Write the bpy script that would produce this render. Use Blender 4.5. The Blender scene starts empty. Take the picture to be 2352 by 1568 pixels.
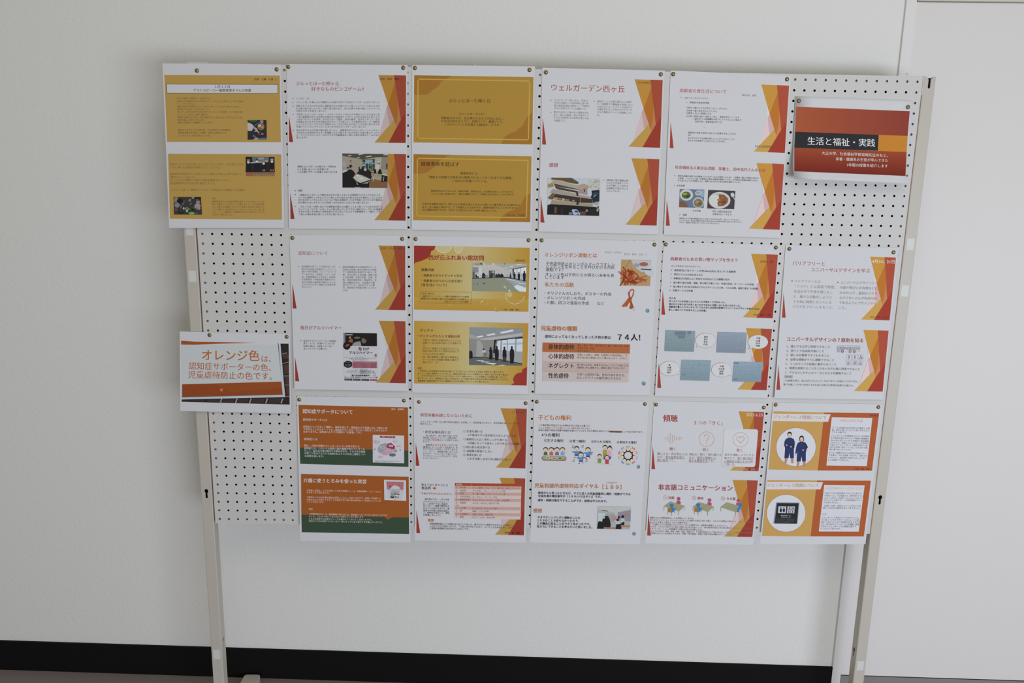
import bpy, bmesh, math, random
import numpy as np
from mathutils import Vector, Matrix

random.seed(7)
scene = bpy.context.scene
COL = scene.collection

# ------------------------------------------------------------------ camera
# Solved from the 25 mm hole grid of the pegboard (72 x 48 holes, 1800 x 1200 mm).
BZ = 1.2                                   # height of the board's centre above the floor
CAM = np.array([-0.10099937, -1.93368218, 0.30176596 + BZ])
ROT = np.array([[0.99984769, 0.00326193, -0.01714529],
                [0.00010432, 0.98124442, 0.19276770],
                [0.01745251, -0.19274013, 0.98109462]])      # columns: right, forward, up
FPX = 1729.6479
cam_d = bpy.data.cameras.new('camera')
cam_d.sensor_width = 36.0
cam_d.lens = FPX / 2352 * 36.0
cam_d.clip_start = 0.05
cam_o = bpy.data.objects.new('camera', cam_d)
COL.objects.link(cam_o)
m = Matrix.Identity(4)
for r in range(3):
    m[r][0] = ROT[r, 0]; m[r][1] = ROT[r, 2]; m[r][2] = -ROT[r, 1]; m[r][3] = CAM[r]
cam_o.matrix_world = m
scene.camera = cam_o

# ------------------------------------------------------------------ light
scene.view_settings.view_transform = 'Standard'
scene.view_settings.look = 'None'
scene.view_settings.gamma = 1.0
scene.view_settings.use_curve_mapping = False
scene.view_settings.exposure = 0.02
world = bpy.data.worlds.new('room_ambience')
scene.world = world
world.use_nodes = True
bg = world.node_tree.nodes['Background']
bg.inputs[0].default_value = (1.0, 0.975, 0.90, 1)
bg.inputs[1].default_value = 0.34


def area(name, loc, target, sx, sy, power, color):
    l = bpy.data.lights.new(name, 'AREA')
    l.shape = 'RECTANGLE'; l.size = sx; l.size_y = sy; l.energy = power; l.color = color
    o = bpy.data.objects.new(name, l); COL.objects.link(o)
    o.location = loc
    o.rotation_euler = (Vector(target) - Vector(loc)).to_track_quat('-Z', 'Y').to_euler()
    return o


area('window_light', (1.85, -3.6, 0.78), (-0.1, 0.2, 0.8), 2.7, 1.0, 82.0, (0.78, 0.85, 1.0))
area('warm_fill_light', (0.25, -2.1, 2.85), (0.0, -0.9, 0.0), 2.6, 0.9, 11.0, (1.0, 0.97, 0.80))  # added unseen lamp, warms the upper wall


# ------------------------------------------------------------------ helpers
def lin(c):
    c = np.asarray(c, float) / 255.0
    return np.where(c <= 0.04045, c / 12.92, ((c + 0.055) / 1.055) ** 2.4)


REF = lin((186, 186, 188))         # light level on white paper in the photograph


def alb(c):
    w = min(1.0, max(0.0, (min(c) - 130) / 50.0))          # unprinted white is the paper itself
    return tuple(np.clip(lin(c) / REF * (0.64 + 0.065 * w), 0.004, 0.86))


def new_mat(name, color, rough=0.6, metal=0.0, bump=0.0, scale=200.0, var=0.0, spec=0.5, detail=3.0):
    mt = bpy.data.materials.new(name); mt.use_nodes = True
    nt = mt.node_tree; b = nt.nodes['Principled BSDF']
    b.inputs['Base Color'].default_value = (*color, 1)
    b.inputs['Roughness'].default_value = rough
    b.inputs['Metallic'].default_value = metal
    b.inputs['Specular IOR Level'].default_value = spec
    tc = nt.nodes.new('ShaderNodeTexCoord')
    nz = nt.nodes.new('ShaderNodeTexNoise')
    nz.inputs['Scale'].default_value = scale; nz.inputs['Detail'].default_value = detail
    nt.links.new(tc.outputs['Object'], nz.inputs['Vector'])
    if var > 0:
        mx = nt.nodes.new('ShaderNodeMix'); mx.data_type = 'RGBA'
        mx.inputs[6].default_value = (*[c * (1 - var) for c in color], 1)
        mx.inputs[7].default_value = (*[min(1, c * (1 + var)) for c in color], 1)
        nt.links.new(nz.outputs['Fac'], mx.inputs[0])
        nt.links.new(mx.outputs[2], b.inputs['Base Color'])
    if bump > 0:
        bp = nt.nodes.new('ShaderNodeBump')
        bp.inputs['Strength'].default_value = 1.0
        bp.inputs['Distance'].default_value = bump
        nt.links.new(nz.outputs['Fac'], bp.inputs['Height'])
        nt.links.new(bp.outputs['Normal'], b.inputs['Normal'])
    return mt


M = {}
M['wall'] = new_mat('painted_plaster', (0.805, 0.80, 0.765), 0.75, bump=0.0010, scale=95, var=0.015, detail=4)
M['door'] = new_mat('smooth_cream_panel', (0.765, 0.74, 0.71), 0.5, scale=8, var=0.012)
M['jamb'] = new_mat('cream_painted_frame', (0.80, 0.785, 0.77), 0.5, scale=20, var=0.01)
M['rail'] = new_mat('cream_head_rail', (0.66, 0.63, 0.50), 0.45, scale=20, var=0.01)
M['base'] = new_mat('black_vinyl_skirting', (0.0055, 0.005, 0.005), 0.7, scale=30, var=0.05, spec=0.15)
M['floor'] = new_mat('grey_brown_vinyl', (0.27, 0.22, 0.21), 0.5, bump=0.0003, scale=120, var=0.06)
M['kick'] = new_mat('grey_kick_plate', (0.24, 0.235, 0.225), 0.5, scale=60, var=0.04)
M['peg'] = new_mat('grey_hardboard', (0.64, 0.63, 0.61), 0.6, scale=400, var=0.02)
M['wood'] = new_mat('brown_wood', (0.45, 0.28, 0.19), 0.7, scale=60, var=0.15)
M['dark'] = new_mat('dark_hardboard_shade', (0.018, 0.015, 0.013), 0.9, scale=60, var=0.1, spec=0.1)  # dark hardboard brown deepened to near black as shade inside hollows
M['steel'] = new_mat('cream_enamelled_steel', (0.55, 0.515, 0.445), 0.45, scale=300, var=0.02)
M['zinc'] = new_mat('zinc_plate', (0.78, 0.77, 0.74), 0.35, metal=0.6, scale=300, var=0.05)
M['label'] = new_mat('white_sticker', (0.68, 0.70, 0.67), 0.5, scale=300, var=0.01)
M['brass'] = new_mat('brass', (0.30, 0.235, 0.125), 0.42, metal=1.0, scale=300, var=0.15)
M['paper'] = new_mat('white_copy_paper', (0.70, 0.70, 0.72), 0.75, bump=0.00012, scale=60, var=0.008, spec=0.3)

# print: the ink colour of every printed patch is stored with the patch
mt = bpy.data.materials.new('printed_ink'); mt.use_nodes = True
_b = mt.node_tree.nodes['Principled BSDF']
_b.inputs['Roughness'].default_value = 0.7
_b.inputs['Specular IOR Level'].default_value = 0.25
_a = mt.node_tree.nodes.new('ShaderNodeAttribute'); _a.attribute_name = 'ink'
mt.node_tree.links.new(_a.outputs['Color'], _b.inputs['Base Color'])
M['ink'] = mt


def link(name, me, mat, parent=None):
    o = bpy.data.objects.new(name, me); COL.objects.link(o)
    if mat is not None:
        me.materials.append(M[mat])
    if parent is not None:
        o.parent = parent
    return o


def tag(o, label, cat=None, group=None, kind=None):
    if label: o['label'] = label
    if cat: o['category'] = cat
    if group: o['group'] = group
    if kind: o['kind'] = kind
    return o


def empty(name, loc=(0, 0, 0)):
    o = bpy.data.objects.new(name, None); o.empty_display_size = 0.05
    COL.objects.link(o); o.location = loc
    return o


def bm_box(bm, x0, x1, y0, y1, z0, z1, bevel=0.0, seg=2):
    r = bmesh.ops.create_cube(bm, size=1)
    for v in r['verts']:
        v.co = Vector(((x0 + x1) / 2 + v.co.x * (x1 - x0), (y0 + y1) / 2 + v.co.y * (y1 - y0), (z0 + z1) / 2 + v.co.z * (z1 - z0)))
    if bevel > 0:
        es = list({e for v in r['verts'] for e in v.link_edges})
        bmesh.ops.bevel(bm, geom=es, offset=bevel, segments=seg, affect='EDGES', profile=0.5)
    return r


def box(name, mat, x0, x1, y0, y1, z0, z1, parent=None, bevel=0.0, seg=2):
    me = bpy.data.meshes.new(name); bm = bmesh.new()
    bm_box(bm, x0, x1, y0, y1, z0, z1, bevel, seg)
    bm.to_mesh(me); bm.free()
    return link(name, me, mat, parent)


def ray(px, py):
    px = np.asarray(px, float); py = np.asarray(py, float)
    d = np.stack([(px - 1176) / FPX, np.ones_like(px), -(py - 784) / FPX], -1)
    return d @ ROT.T


def on_plane_y(px, py, y):
    d = ray(px, py)
    t = (np.asarray(y) - CAM[1]) / d[..., 1]
    return CAM + t[..., None] * d


# ------------------------------------------------------------------ the setting
YAW = math.radians(-1.5)
WALL_Y = 0.160


def on_wall(o):
    o.location = (0, WALL_Y, 0); o.rotation_euler = (0, 0, YAW)
    return o


JX = 0.903
fl = box('floor', 'floor', -4.2, 4.2, -5.0, 0.6, -0.05, 0.0)
tag(fl, 'grey brown vinyl floor in front of the white wall', 'floor', kind='structure')
me = bpy.data.meshes.new('wall_back'); bm = bmesh.new()
bm_box(bm, -4.0, JX, 0.0, 0.12, 0.0, 2.9)
bm_box(bm, JX, 4.0, 0.03, 0.12, 2.045, 2.9)
bm.to_mesh(me); bm.free()
wb = on_wall(link('wall_back', me, 'wall'))
tag(wb, 'off white textured plaster wall behind the display board', 'wall', kind='structure')
bb = on_wall(box('baseboard_back', 'base', -4.0, JX, -0.006, 0.0, 0.0, 0.100))
tag(bb, 'black vinyl baseboard along the foot of the white wall', 'baseboard', kind='structure')
jb = on_wall(box('trim_1', 'jamb', JX, JX + 0.027, -0.006, 0.03, 0.0, 2.045, bevel=0.0015))
tag(jb, 'narrow cream vertical door frame beside the white wall', 'trim', kind='structure')
hd = on_wall(box('trim_2', 'rail', JX + 0.028, 4.0, -0.014, 0.03, 2.0035, 2.045, bevel=0.0015))
tag(hd, 'cream head rail above the smooth sliding door', 'trim', kind='structure')
dr = empty('door_1'); on_wall(dr)
tag(dr, 'smooth cream sliding door panel beside the textured wall', 'door', kind='structure')
box('door_panel', 'door', JX + 0.026, 1.9, -0.004, 0.028, 0.0745, 2.0025, dr, bevel=0.001)
box('kick_plate', 'kick', JX + 0.028, 1.9, 0.002, 0.026, 0.0, 0.068, dr)
box('gap_shadow_strip', 'base', JX + 0.028, 1.9, 0.004, 0.026, 0.068, 0.0745, dr)  # black strip painted in for the shadow line under the door
w2 = on_wall(box('wall_right', 'wall', 1.9, 4.0, -0.0, 0.12, 0.0, 2.045))
tag(w2, 'off white plaster wall beyond the sliding door', 'wall', kind='structure')

# ------------------------------------------------------------------ pegboard stand
stand = empty('pegboard_stand', (0, 0.03, 0))
tag(stand, 'grey perforated pegboard stand on two cream steel posts in front of the wall', 'display board')


def child(o):
    o.parent = stand
    o.matrix_parent_inverse = Matrix.Translation((0, -0.03, 0))
    return o


# front panel with 72 x 48 real holes, 25 mm pitch
NX, NZ, PITCH, HR = 72, 48, 0.025, 0.0030
ND = 10
verts, faces = [], []
T_P = 0.004
for j in range(NZ):
    for i in range(NX):
        cx = (i - (NX - 1) / 2) * PITCH; cz = (j - (NZ - 1) / 2) * PITCH + BZ
        b0 = len(verts); h = PITCH / 2
        ring, outer, back = [], [], []
        for k in range(ND):
            a = 2 * math.pi * k / ND
            ring.append((cx + HR * math.cos(a), 0.0, cz + HR * math.sin(a)))
            back.append((cx + HR * math.cos(a), T_P, cz + HR * math.sin(a)))
        sq = [(cx + h, 0, cz - h), (cx + h, 0, cz + h), (cx - h, 0, cz + h), (cx - h, 0, cz - h)]
        verts += ring + back + sq
        R0, B0, S0 = b0, b0 + ND, b0 + 2 * ND
        for k in range(ND):
            k2 = (k + 1) % ND
            faces.append((R0 + k, R0 + k2, B0 + k2, B0 + k))
        # ring vertices by side: k=0 east, quarter points
        q = [0, 3, 5, 8]      # last ring index of each corner fan
        # corner order: SE, NE, NW, SW ; fans of ring edges
        own = {0: 1, 1: 1, 2: 1, 3: 2, 4: 2, 5: 3, 6: 3, 7: 3, 8: 0, 9: 0}
        prev = None
        for k in range(ND):
            k2 = (k + 1) % ND
            c = own[k]
            faces.append((R0 + k, S0 + c, R0 + k2))
            c2 = own[k2]
            if c2 != c:
                faces.append((R0 + k2, S0 + c, S0 + c2))
me = bpy.data.meshes.new('peg_panel'); me.from_pydata(verts, [], faces); me.update()
# orient the flat faces to the front
bm = bmesh.new(); bm.from_mesh(me)
bmesh.ops.remove_doubles(bm, verts=bm.verts, dist=1e-5)
for f in bm.faces:
    f.normal_update()
    if abs(f.normal.y) > 0.9 and f.normal.y > 0:
        f.normal_flip()
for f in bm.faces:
    if abs(f.normal.y) < 0.5: f.material_index = 1      # drilled hole walls, darkened to stand for shade in the holes
bm.to_mesh(me); bm.free()
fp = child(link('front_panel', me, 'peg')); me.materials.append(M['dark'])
hw, hh = 0.9, 0.6
rails = [(-hw, hw, BZ + hh - 0.021, BZ + hh), (-hw, hw, BZ - hh, BZ - hh + 0.021),
         (-hw, -hw + 0.021, BZ - hh + 0.021, BZ + hh - 0.021), (hw - 0.021, hw, BZ - hh + 0.021, BZ + hh - 0.021)]
for (x0, x1, z0, z1) in rails:
    child(box('frame_rail', 'wood', x0, x1, T_P, 0.024, z0, z1))
child(box('back_panel', 'dark', -hw, hw, 0.024, 0.028, BZ - hh, BZ + hh))
# thin painted edge strips of the front panel
for (x0, x1, z0, z1) in [(-hw - 0.0008, -hw, BZ - hh, BZ + hh), (hw, hw + 0.0008, BZ - hh, BZ + hh)]:
    child(box('panel_edge', 'wood', x0, x1, 0.0, T_P, z0, z1))
for (z0, z1) in [(BZ - hh - 0.0006, BZ - hh), (BZ + hh, BZ + hh + 0.0006)]:
    child(box('panel_edge', 'peg', -hw, hw, 0.0, T_P, z0, z1))


def keyhole_bm(cx, cz, axis, depth0, depth1):
    """outline of a keyhole (round head, slot below) extruded along y or x"""
    pts = []
    R, w, L = 0.0054, 0.0031, 0.018
    for k in range(15):
        a = math.radians(-60 + 300 * k / 14)
        pts.append((R * math.cos(a), R * math.sin(a) * 1.15))
    for k in range(7):
        a = math.radians(180 + 180 * k / 6)
        pts.append((w * math.cos(a), -L + w * math.sin(a)))
    bm = bmesh.new()
    lo, hi = [], []
    for (u, v) in pts:
        if axis == 'y':
            lo.append(bm.verts.new((cx + u, depth0, cz + v))); hi.append(bm.verts.new((cx + u, depth1, cz + v)))
        else:
            lo.append(bm.verts.new((depth0, cx + u, cz + v))); hi.append(bm.verts.new((depth1, cx + u, cz + v)))
    bm.faces.new(lo); bm.faces.new(list(reversed(hi)))
    n = len(pts)
    for k in range(n):
        bm.faces.new((lo[k], hi[k], hi[(k + 1) % n], lo[(k + 1) % n]))
    bmesh.ops.recalc_face_normals(bm, faces=bm.faces)
    return bm


def boolean(o, cutters):
    tmp = []
    for c in cutters:
        me = bpy.data.meshes.new('cut'); c.to_mesh(me); c.free()
        co = bpy.data.objects.new('cut', me); COL.objects.link(co); tmp.append(co)
        md = o.modifiers.new('b', 'BOOLEAN'); md.operation = 'DIFFERENCE'; md.object = co; md.solver = 'EXACT'
    bpy.context.view_layer.update()
    dg = bpy.context.evaluated_depsgraph_get()
    me = bpy.data.meshes.new_from_object(o.evaluated_get(dg))
    o.modifiers.clear(); o.data = me
    for co in tmp:
        bpy.data.objects.remove(co, do_unlink=True)


STICKERS = {}
for _s, _l in ((-1, [(431, 527), (436.5, 634.5), (503, 1503)]), (1, [(2090.5, 561), (2078.4, 668), (1970.5, 1528.7)])):
    STICKERS[_s] = [(float(on_plane_y(x, y, 0.0)[2]), 0.0) for x, y in _l]


PW, PD, PT = 0.031, 0.030, 0.0022
PY0 = 0.001
for sgn in (-1, 1):
    xi = -0.9048 if sgn < 0 else 0.9025; xo = xi + sgn * PW
    x0, x1 = min(xi, xo), max(xi, xo)
    top = BZ + hh + (0.001 if sgn > 0 else -0.006)
    post = box('post', 'steel', x0, x1, PY0, PY0 + PD, 0.0, top, bevel=0.0025)
    cuts = []
    bmc = bmesh.new(); bm_box(bmc, x0 + PT, x1 - PT, PY0 + PT, PY0 + PD - PT, 0.004, top + 0.05); cuts.append(bmc)
    xc = (x0 + x1) / 2
    cuts.append(keyhole_bm(xc, 0.692 if sgn < 0 else 0.706, 'y', PY0 - 0.01, PY0 + PD / 2))
    cuts.append(keyhole_bm(PY0 + 0.016, 0.236, 'x', xi - 0.01, xi + 0.01))
    # open slot with a flared mouth at the top of the post
    bs = bmesh.new()
    prof = [(-0.0115, 0.012), (-0.0085, -0.001), (-0.003, -0.008), (-0.003, -0.026), (-0.0015, -0.0285), (0.0015, -0.0285), (0.003, -0.026), (0.003, -0.008), (0.0085, -0.001), (0.0115, 0.012)]
    lo = [bs.verts.new((xc + u, PY0 - 0.01, top + v)) for u, v in prof]
    hi = [bs.verts.new((xc + u, PY0 + PD / 2, top + v)) for u, v in prof]
    bs.faces.new(lo); bs.faces.new(list(reversed(hi)))
    for k in range(len(prof)):
        bs.faces.new((lo[k], hi[k], hi[(k + 1) % len(prof)], lo[(k + 1) % len(prof)]))
    bmesh.ops.recalc_face_normals(bs, faces=bs.faces)
    cuts.append(bs)
    boolean(post, cuts)
    child(post)
    # added dark core standing for the shade seen through the slots
    shade_strip = box('post_shade_strip', 'dark', x0 + PT, x1 - PT, PY0 + PD - PT - 0.004, PY0 + PD - PT, 0.05, top - 0.001)
    shade_strip.parent = post
    # label stickers
    for (cz, dx) in STICKERS[sgn]:
        st = box('label_sticker', 'label', xc - 0.0095 + dx, xc + 0.0095 + dx, PY0 - 0.0003, PY0, cz - 0.0145, cz + 0.0145)
        st.parent = post
    # foot: flat bar with rounded ends
    me = bpy.data.meshes.new('foot'); bm = bmesh.new()
    fc = xi - sgn * 0.0225
    bm_box(bm, fc - 0.025, fc + 0.025, -0.205, 0.167, 0.0, 0.020)
    es = [e for e in bm.edges if abs(e.verts[0].co.z - e.verts[1].co.z) > 0.015]
    bmesh.ops.bevel(bm, geom=es, offset=0.010, segments=5, affect='EDGES', profile=0.5)
    es = [e for e in bm.edges if e.verts[0].co.z > 0.019 and e.verts[1].co.z > 0.019]
    bmesh.ops.bevel(bm, geom=es, offset=0.002, segments=2, affect='EDGES', profile=0.5)
    bm.to_mesh(me); bm.free()
    child(link('foot', me, 'steel'))

# brackets clipped over the top edge
for (bpx, bpy_, bolt) in [(454, 147, False), (1088, 148, True), (1466, 156, False), (2086, 183, True)]:
    bx = float(on_plane_y(bpx, bpy_, 0.0)[0])
    ztop = BZ + hh
    me = bpy.data.meshes.new('bracket'); bm = bmesh.new()
    bm_box(bm, bx - 0.025, bx + 0.025, 0.0004, 0.030, ztop + 0.0006, ztop + 0.0026, 0.0004, 1)
    bm_box(bm, bx - 0.025, bx + 0.025, 0.0285, 0.030, ztop - 0.03, ztop + 0.0006)
    if bx > 0.8:
        bm_box(bm, hw + 0.0009, hw + 0.0022, -0.0006, 0.028, ztop - 0.043, ztop + 0.002)
    bm.to_mesh(me); bm.free()
    br = child(link('bracket', me, 'zinc'))
    if bolt:
        me = bpy.data.meshes.new('bolt'); bm = bmesh.new()
        bmesh.ops.create_cone(bm, cap_ends=True, segments=12, radius1=0.0024, radius2=0.0024, depth=0.008, matrix=Matrix.Translation((bx + 0.003, 0.014, ztop + 0.0066)))
        bmesh.ops.create_cone(bm, cap_ends=True, segments=6, radius1=0.0042, radius2=0.0042, depth=0.003, matrix=Matrix.Translation((bx + 0.003, 0.014, ztop + 0.0039)))
        bm.to_mesh(me); bm.free()
        bo = link('bolt', me, 'zinc'); bo.parent = br

# ------------------------------------------------------------------ printed sheets
font_cu = bpy.data.curves.new('type', 'FONT')
font_cu.dimensions = '2D'; font_cu.fill_mode = 'FRONT'
font_cu.resolution_u = 2
font_ob = bpy.data.objects.new('type', font_cu); COL.objects.link(font_ob)
_cache = {}


def glyphs(text, bold):
    key = (text, bold)
    if key in _cache: return _cache[key]
    font_cu.body = text
    bpy.context.view_layer.update()
    dg = bpy.context.evaluated_depsgraph_get()
    me = bpy.data.meshes.new_from_object(font_ob.evaluated_get(dg))
    n = len(me.vertices)
    v = np.empty(n * 3); me.vertices.foreach_get('co', v)
    v = v.reshape(-1, 3)[:, :2]
    f = [tuple(p.vertices) for p in me.polygons]
    bpy.data.meshes.remove(me)
    if bold > 0:                       # heavier strokes: the letter drawn again with small shifts
        d = bold * 1.05
        sh = [(d, d * 0.6), (-d, d * 0.6), (d, -d * 0.6), (-d, -d * 0.6)] if bold > 0.007 else [(d, 0), (-d, 0)]
        v = np.concatenate([v + np.array(q) for q in sh])
        f = [tuple(i + k * n for i in g) for k in range(len(sh)) for g in f]
    lay = np.repeat(np.arange(len(v) // max(n, 1)), n) * 2.5e-6 if n else np.zeros(0)
    _cache[key] = (v, f, lay)
    return v, f, lay


_v, _, _ = glyphs('国', 0.0)
EM_MID = (_v[:, 1].min() + _v[:, 1].max()) / 2
EM_H = _v[:, 1].max() - _v[:, 1].min()


def homography(src, dst):
    A = []
    for (x, y), (u, v) in zip(src, dst):
        A.append([x, y, 1, 0, 0, 0, -u * x, -u * y, -u]); A.append([0, 0, 0, x, y, 1, -v * x, -v * y, -v])
    return np.linalg.svd(np.array(A, float))[2][-1].reshape(3, 3)


def hmap(H, P):
    P = np.asarray(P, float)
    q = np.concatenate([P, np.ones(P.shape[:-1] + (1,))], -1) @ H.T
    return q[..., :2] / q[..., 2:3]


UNIT = [(0, 0), (1, 0), (1, 1), (0, 1)]
STEP = 0.000005


class Poster:
    def __init__(self, name, label, corners, short, lift=(0.0012, 0.003), curl=0.0, tc=0.8, pair=True,
                 ledge=None, redge=None, pins=(), seam=0.515):
        self.name, self.label, self.short = name, label, short
        self.c = np.array(corners, float)
        self.H = homography(self.c, UNIT)
        self.Hi = homography(UNIT, self.c)
        self.lift0, self.lift1 = lift; self.curl, self.tc = curl, tc
        self.pair, self.seam = pair, seam
        self.ledge, self.redge = ledge, redge
        self.pins = pins
        z = on_plane_y(self.c[:, 0], self.c[:, 1], 0.0)[:, 2]
        self.ztop = float(z[:2].max()); self.hgt = float(self.ztop - z[2:].min())
        self.buck = {}
        self.k = 0
        self.crop(0, 0, 1)
        self.sl = 0.0
        self.kind = 'slide_graphic'
        self.col = (60, 60, 62)

    def crop(self, x0, y0, s):
        self.x0, self.y0, self.s = x0, y0, s
        return self

    def px(self, P):
        P = np.asarray(P, float)
        return np.stack([self.x0 + P[..., 0] / self.s, self.y0 + P[..., 1] / self.s], -1)

    def at(self, Q, eps):
        """photo pixels -> points on the hanging sheet: a plane that leans out a little towards its foot, plus the curl"""
        d = ray(Q[..., 0], Q[..., 1])
        if self.curl:
            t = np.clip(hmap(self.H, Q)[..., 1], -0.1, 1.1)
            w = np.clip((t - self.tc) / (1 - self.tc), 0, 1)
            y = -(self.lift0 + self.lift1 * np.clip(t, 0, 1) + self.curl * w * w + eps)
            return CAM + ((y - CAM[1]) / d[..., 1])[..., None] * d
        k = self.lift1 / self.hgt                     # y = -lift0 - k (ztop - z) - eps
        tt = (-self.lift0 - k * (self.ztop - CAM[2]) - eps - CAM[1]) / (d[..., 1] - k * d[..., 2])
        return CAM + tt[..., None] * d

    def put(self, Q, faces, color, lay=0.0):
        """Q: photo pixels (n,2)"""
        self.k += 1
        eps = (0.0003 + 0.00006 * self.k if self.curl else 0.00006 + STEP * self.k) + lay
        t = hmap(self.H, Q.mean(0)[None])[0, 1]
        half = 1 if (self.pair and t > self.seam) else 0
        self.buck.setdefault((half, self.kind), []).append((self.at(Q, eps), faces, alb(color), Q.min(0), Q.max(0)))

    def poly(self, pts, color):
        Q = self.px(pts)
        self.put(Q, [tuple(range(len(Q)))], color)

    def quad(self, pts, color, n=1):
        """four corners clockwise from top left, divided so that it follows a curled sheet"""
        if n == 1: return self.poly(pts, color)
        Q = self.px(pts); P = []
        for j in range(n + 1):
            for i in range(n + 1):
                s, t = i / n, j / n
                P.append(Q[0] * (1 - s) * (1 - t) + Q[1] * s * (1 - t) + Q[2] * s * t + Q[3] * (1 - s) * t)
        F = [(j * (n + 1) + i, j * (n + 1) + i + 1, (j + 1) * (n + 1) + i + 1, (j + 1) * (n + 1) + i) for j in range(n) for i in range(n)]
        self.put(np.array(P), F, color)

    def grad(self, pts, c0, c1, n=8, axis='y', mid=None):
        """printed colour wash from c0 to c1"""
        Q = np.array(pts, float)
        for i in range(n):
            a, b = i / n, (i + 1) / n
            f = (i + 0.5) / n
            if mid is None:
                col = [c0[k] * (1 - f) + c1[k] * f for k in range(3)]
            else:
                w = abs(2 * f - 1)
                e = c0 if f < 0.5 else c1
                col = [mid[k] * (1 - w) + e[k] * w for k in range(3)]
            if axis == 'y':
                q = [Q[0] + (Q[3] - Q[0]) * a, Q[1] + (Q[2] - Q[1]) * a, Q[1] + (Q[2] - Q[1]) * b, Q[0] + (Q[3] - Q[0]) * b]
            else:
                q = [Q[0] + (Q[1] - Q[0]) * a, Q[0] + (Q[1] - Q[0]) * b, Q[3] + (Q[2] - Q[3]) * b, Q[3] + (Q[2] - Q[3]) * a]
            self.k -= 1 if i else 0
            self.quad(q, col, 8 if self.curl else 1)

    def ell(self, cx, cy, rx, ry, color, n=20, rot=0.0, a0=0, a1=360):
        P = []
        cr, sr = math.cos(rot), math.sin(rot)
        full = (a1 - a0) >= 360
        for k in range(n if full else n + 1):
            a = math.radians(a0 + (a1 - a0) * k / n)
            x, y = rx * math.cos(a), ry * math.sin(a)
            P.append((cx + x * cr - y * sr, cy + x * sr + y * cr))
        self.poly(P, color)

    def ring(self, cx, cy, rx, ry, w, color, n=32, a0=0, a1=360):
        P, F = [], []
        for k in range(n + 1):
            a = math.radians(a0 + (a1 - a0) * k / n)
            c, s = math.cos(a), math.sin(a)
            P += [(cx + rx * c, cy + ry * s), (cx + (rx - w) * c, cy + (ry - w) * s)]
            if k: F.append((2 * k - 2, 2 * k, 2 * k + 1, 2 * k - 1))
        self.put(self.px(P), F, color)

    def line(self, pts, w, color, close=False):
        pts = [np.array(p, float) for p in pts]
        if close: pts = pts + [pts[0]]
        P, F = [], []
        for a, b in zip(pts[:-1], pts[1:]):
            d = b - a; L = np.hypot(*d)
            if L < 1e-6: continue
            nrm = np.array([-d[1], d[0]]) / L * w / 2; e = d / L * w / 2
            i = len(P); P += [a - e + nrm, b + e + nrm, b + e - nrm, a - e - nrm]; F.append((i, i + 1, i + 2, i + 3))
        self.put(self.px(np.array(P)), F, color)

    def dots(self, pts, w, gap, color):
        pts = [np.array(p, float) for p in pts]
        P, F = [], []
        for a, b in zip(pts[:-1], pts[1:]):
            d = b - a; L = np.hypot(*d); n = max(1, int(L / gap)); u = d / L
            nn = np.array([-u[1], u[0]]) * w / 2
            for k in range(n):
                p = a + d * k / n; q = p + u * gap * 0.55; i = len(P)
                P += [p + nn, q + nn, q - nn, p - nn]; F.append((i, i + 1, i + 2, i + 3))
        self.put(self.px(np.array(P)), F, color)

    def T(self, x0, y0, x1, text, color=None, b=0.0, h=None, sl=None, y1=None):
        b = max(b, 0.006)
        v, f, lay = glyphs(text, b)
        if not len(v): return
        kind = self.kind; self.kind = 'text_block'
        sl = self.sl if sl is None else sl
        xm, xM = v[:, 0].min(), v[:, 0].max()
        if h is None: h = (x1 - x0) / (xM - xm) * EM_H
        X = x0 + (v[:, 0] - xm) / (xM - xm) * (x1 - x0)
        if y1 is not None: sl = (y1 - y0) / (x1 - x0)
        Y = y0 + sl * (X - x0) - (v[:, 1] - EM_MID) * h / EM_H
        self.put(self.px(np.stack([X, Y], -1)), f, color or self.col, lay)
        self.kind = kind
        self.k += 2 if b > 0.007 else (1 if b > 0 else 0)

    def lines(self, rows, color=None, b=0.0, h=None):
        for r in rows: self.T(r[0], r[1], r[2], r[3], color, b, h)

    def bul(self, x, y, r, color=(120, 45, 40)):
        k, self.kind = self.kind, 'text_block'
        self.poly([(x - r, y - r * 0.8), (x + r, y), (x - r, y + r * 0.8)], color)
        self.kind = k

    # ---- build
    def finish(self):
        c = self.c
        root_px = (c[0] + c[1]) / 2
        org = self.at(root_px[None], 0)[0]
        root = empty(self.name, Vector(org))
        tag(root, self.label, 'poster', 'posters pinned to the pegboard')
        inv = Matrix.Translation(-Vector(org))
        sheets = []
        halves = [(0.0, self.seam + 0.012), (self.seam - 0.01, 1.0)] if self.pair else [(0.0, 1.0)]
        for hi_, (ta, tb) in enumerate(halves):
            nx, ny = 6, (24 if self.curl else 10)
            P = []
            for j in range(ny + 1):
                t = ta + (tb - ta) * j / ny
                for i in range(nx + 1):
                    s = i / nx
                    if self.ledge is not None:
                        a = poly_at(self.ledge, t); bq = poly_at(self.redge, t)
                        P.append(a * (1 - s) + bq * s)
                    else:
                        P.append(hmap(self.Hi, np.array([[s, t]]))[0])
            P = np.array(P)
            off = -0.0003 if hi_ else 0.0
            F3 = self.at(P, off); B3 = self.at(P, off - 0.00018)
            nV = len(P); w = nx + 1
            faces = []
            for j in range(ny):
                for i in range(nx):
                    a = j * w + i
                    faces.append((a, a + w, a + w + 1, a + 1))
                    faces.append((nV + a, nV + a + 1, nV + a + w + 1, nV + a + w))
            rim = [i for i in range(w)] + [j * w + nx for j in range(1, ny + 1)] + [ny * w + i for i in range(nx - 1, -1, -1)] + [j * w for j in range(ny - 1, 0, -1)]
            for k in range(len(rim)):
                a, b2 = rim[k], rim[(k + 1) % len(rim)]
                faces.append((a, b2, nV + b2, nV + a))
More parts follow.
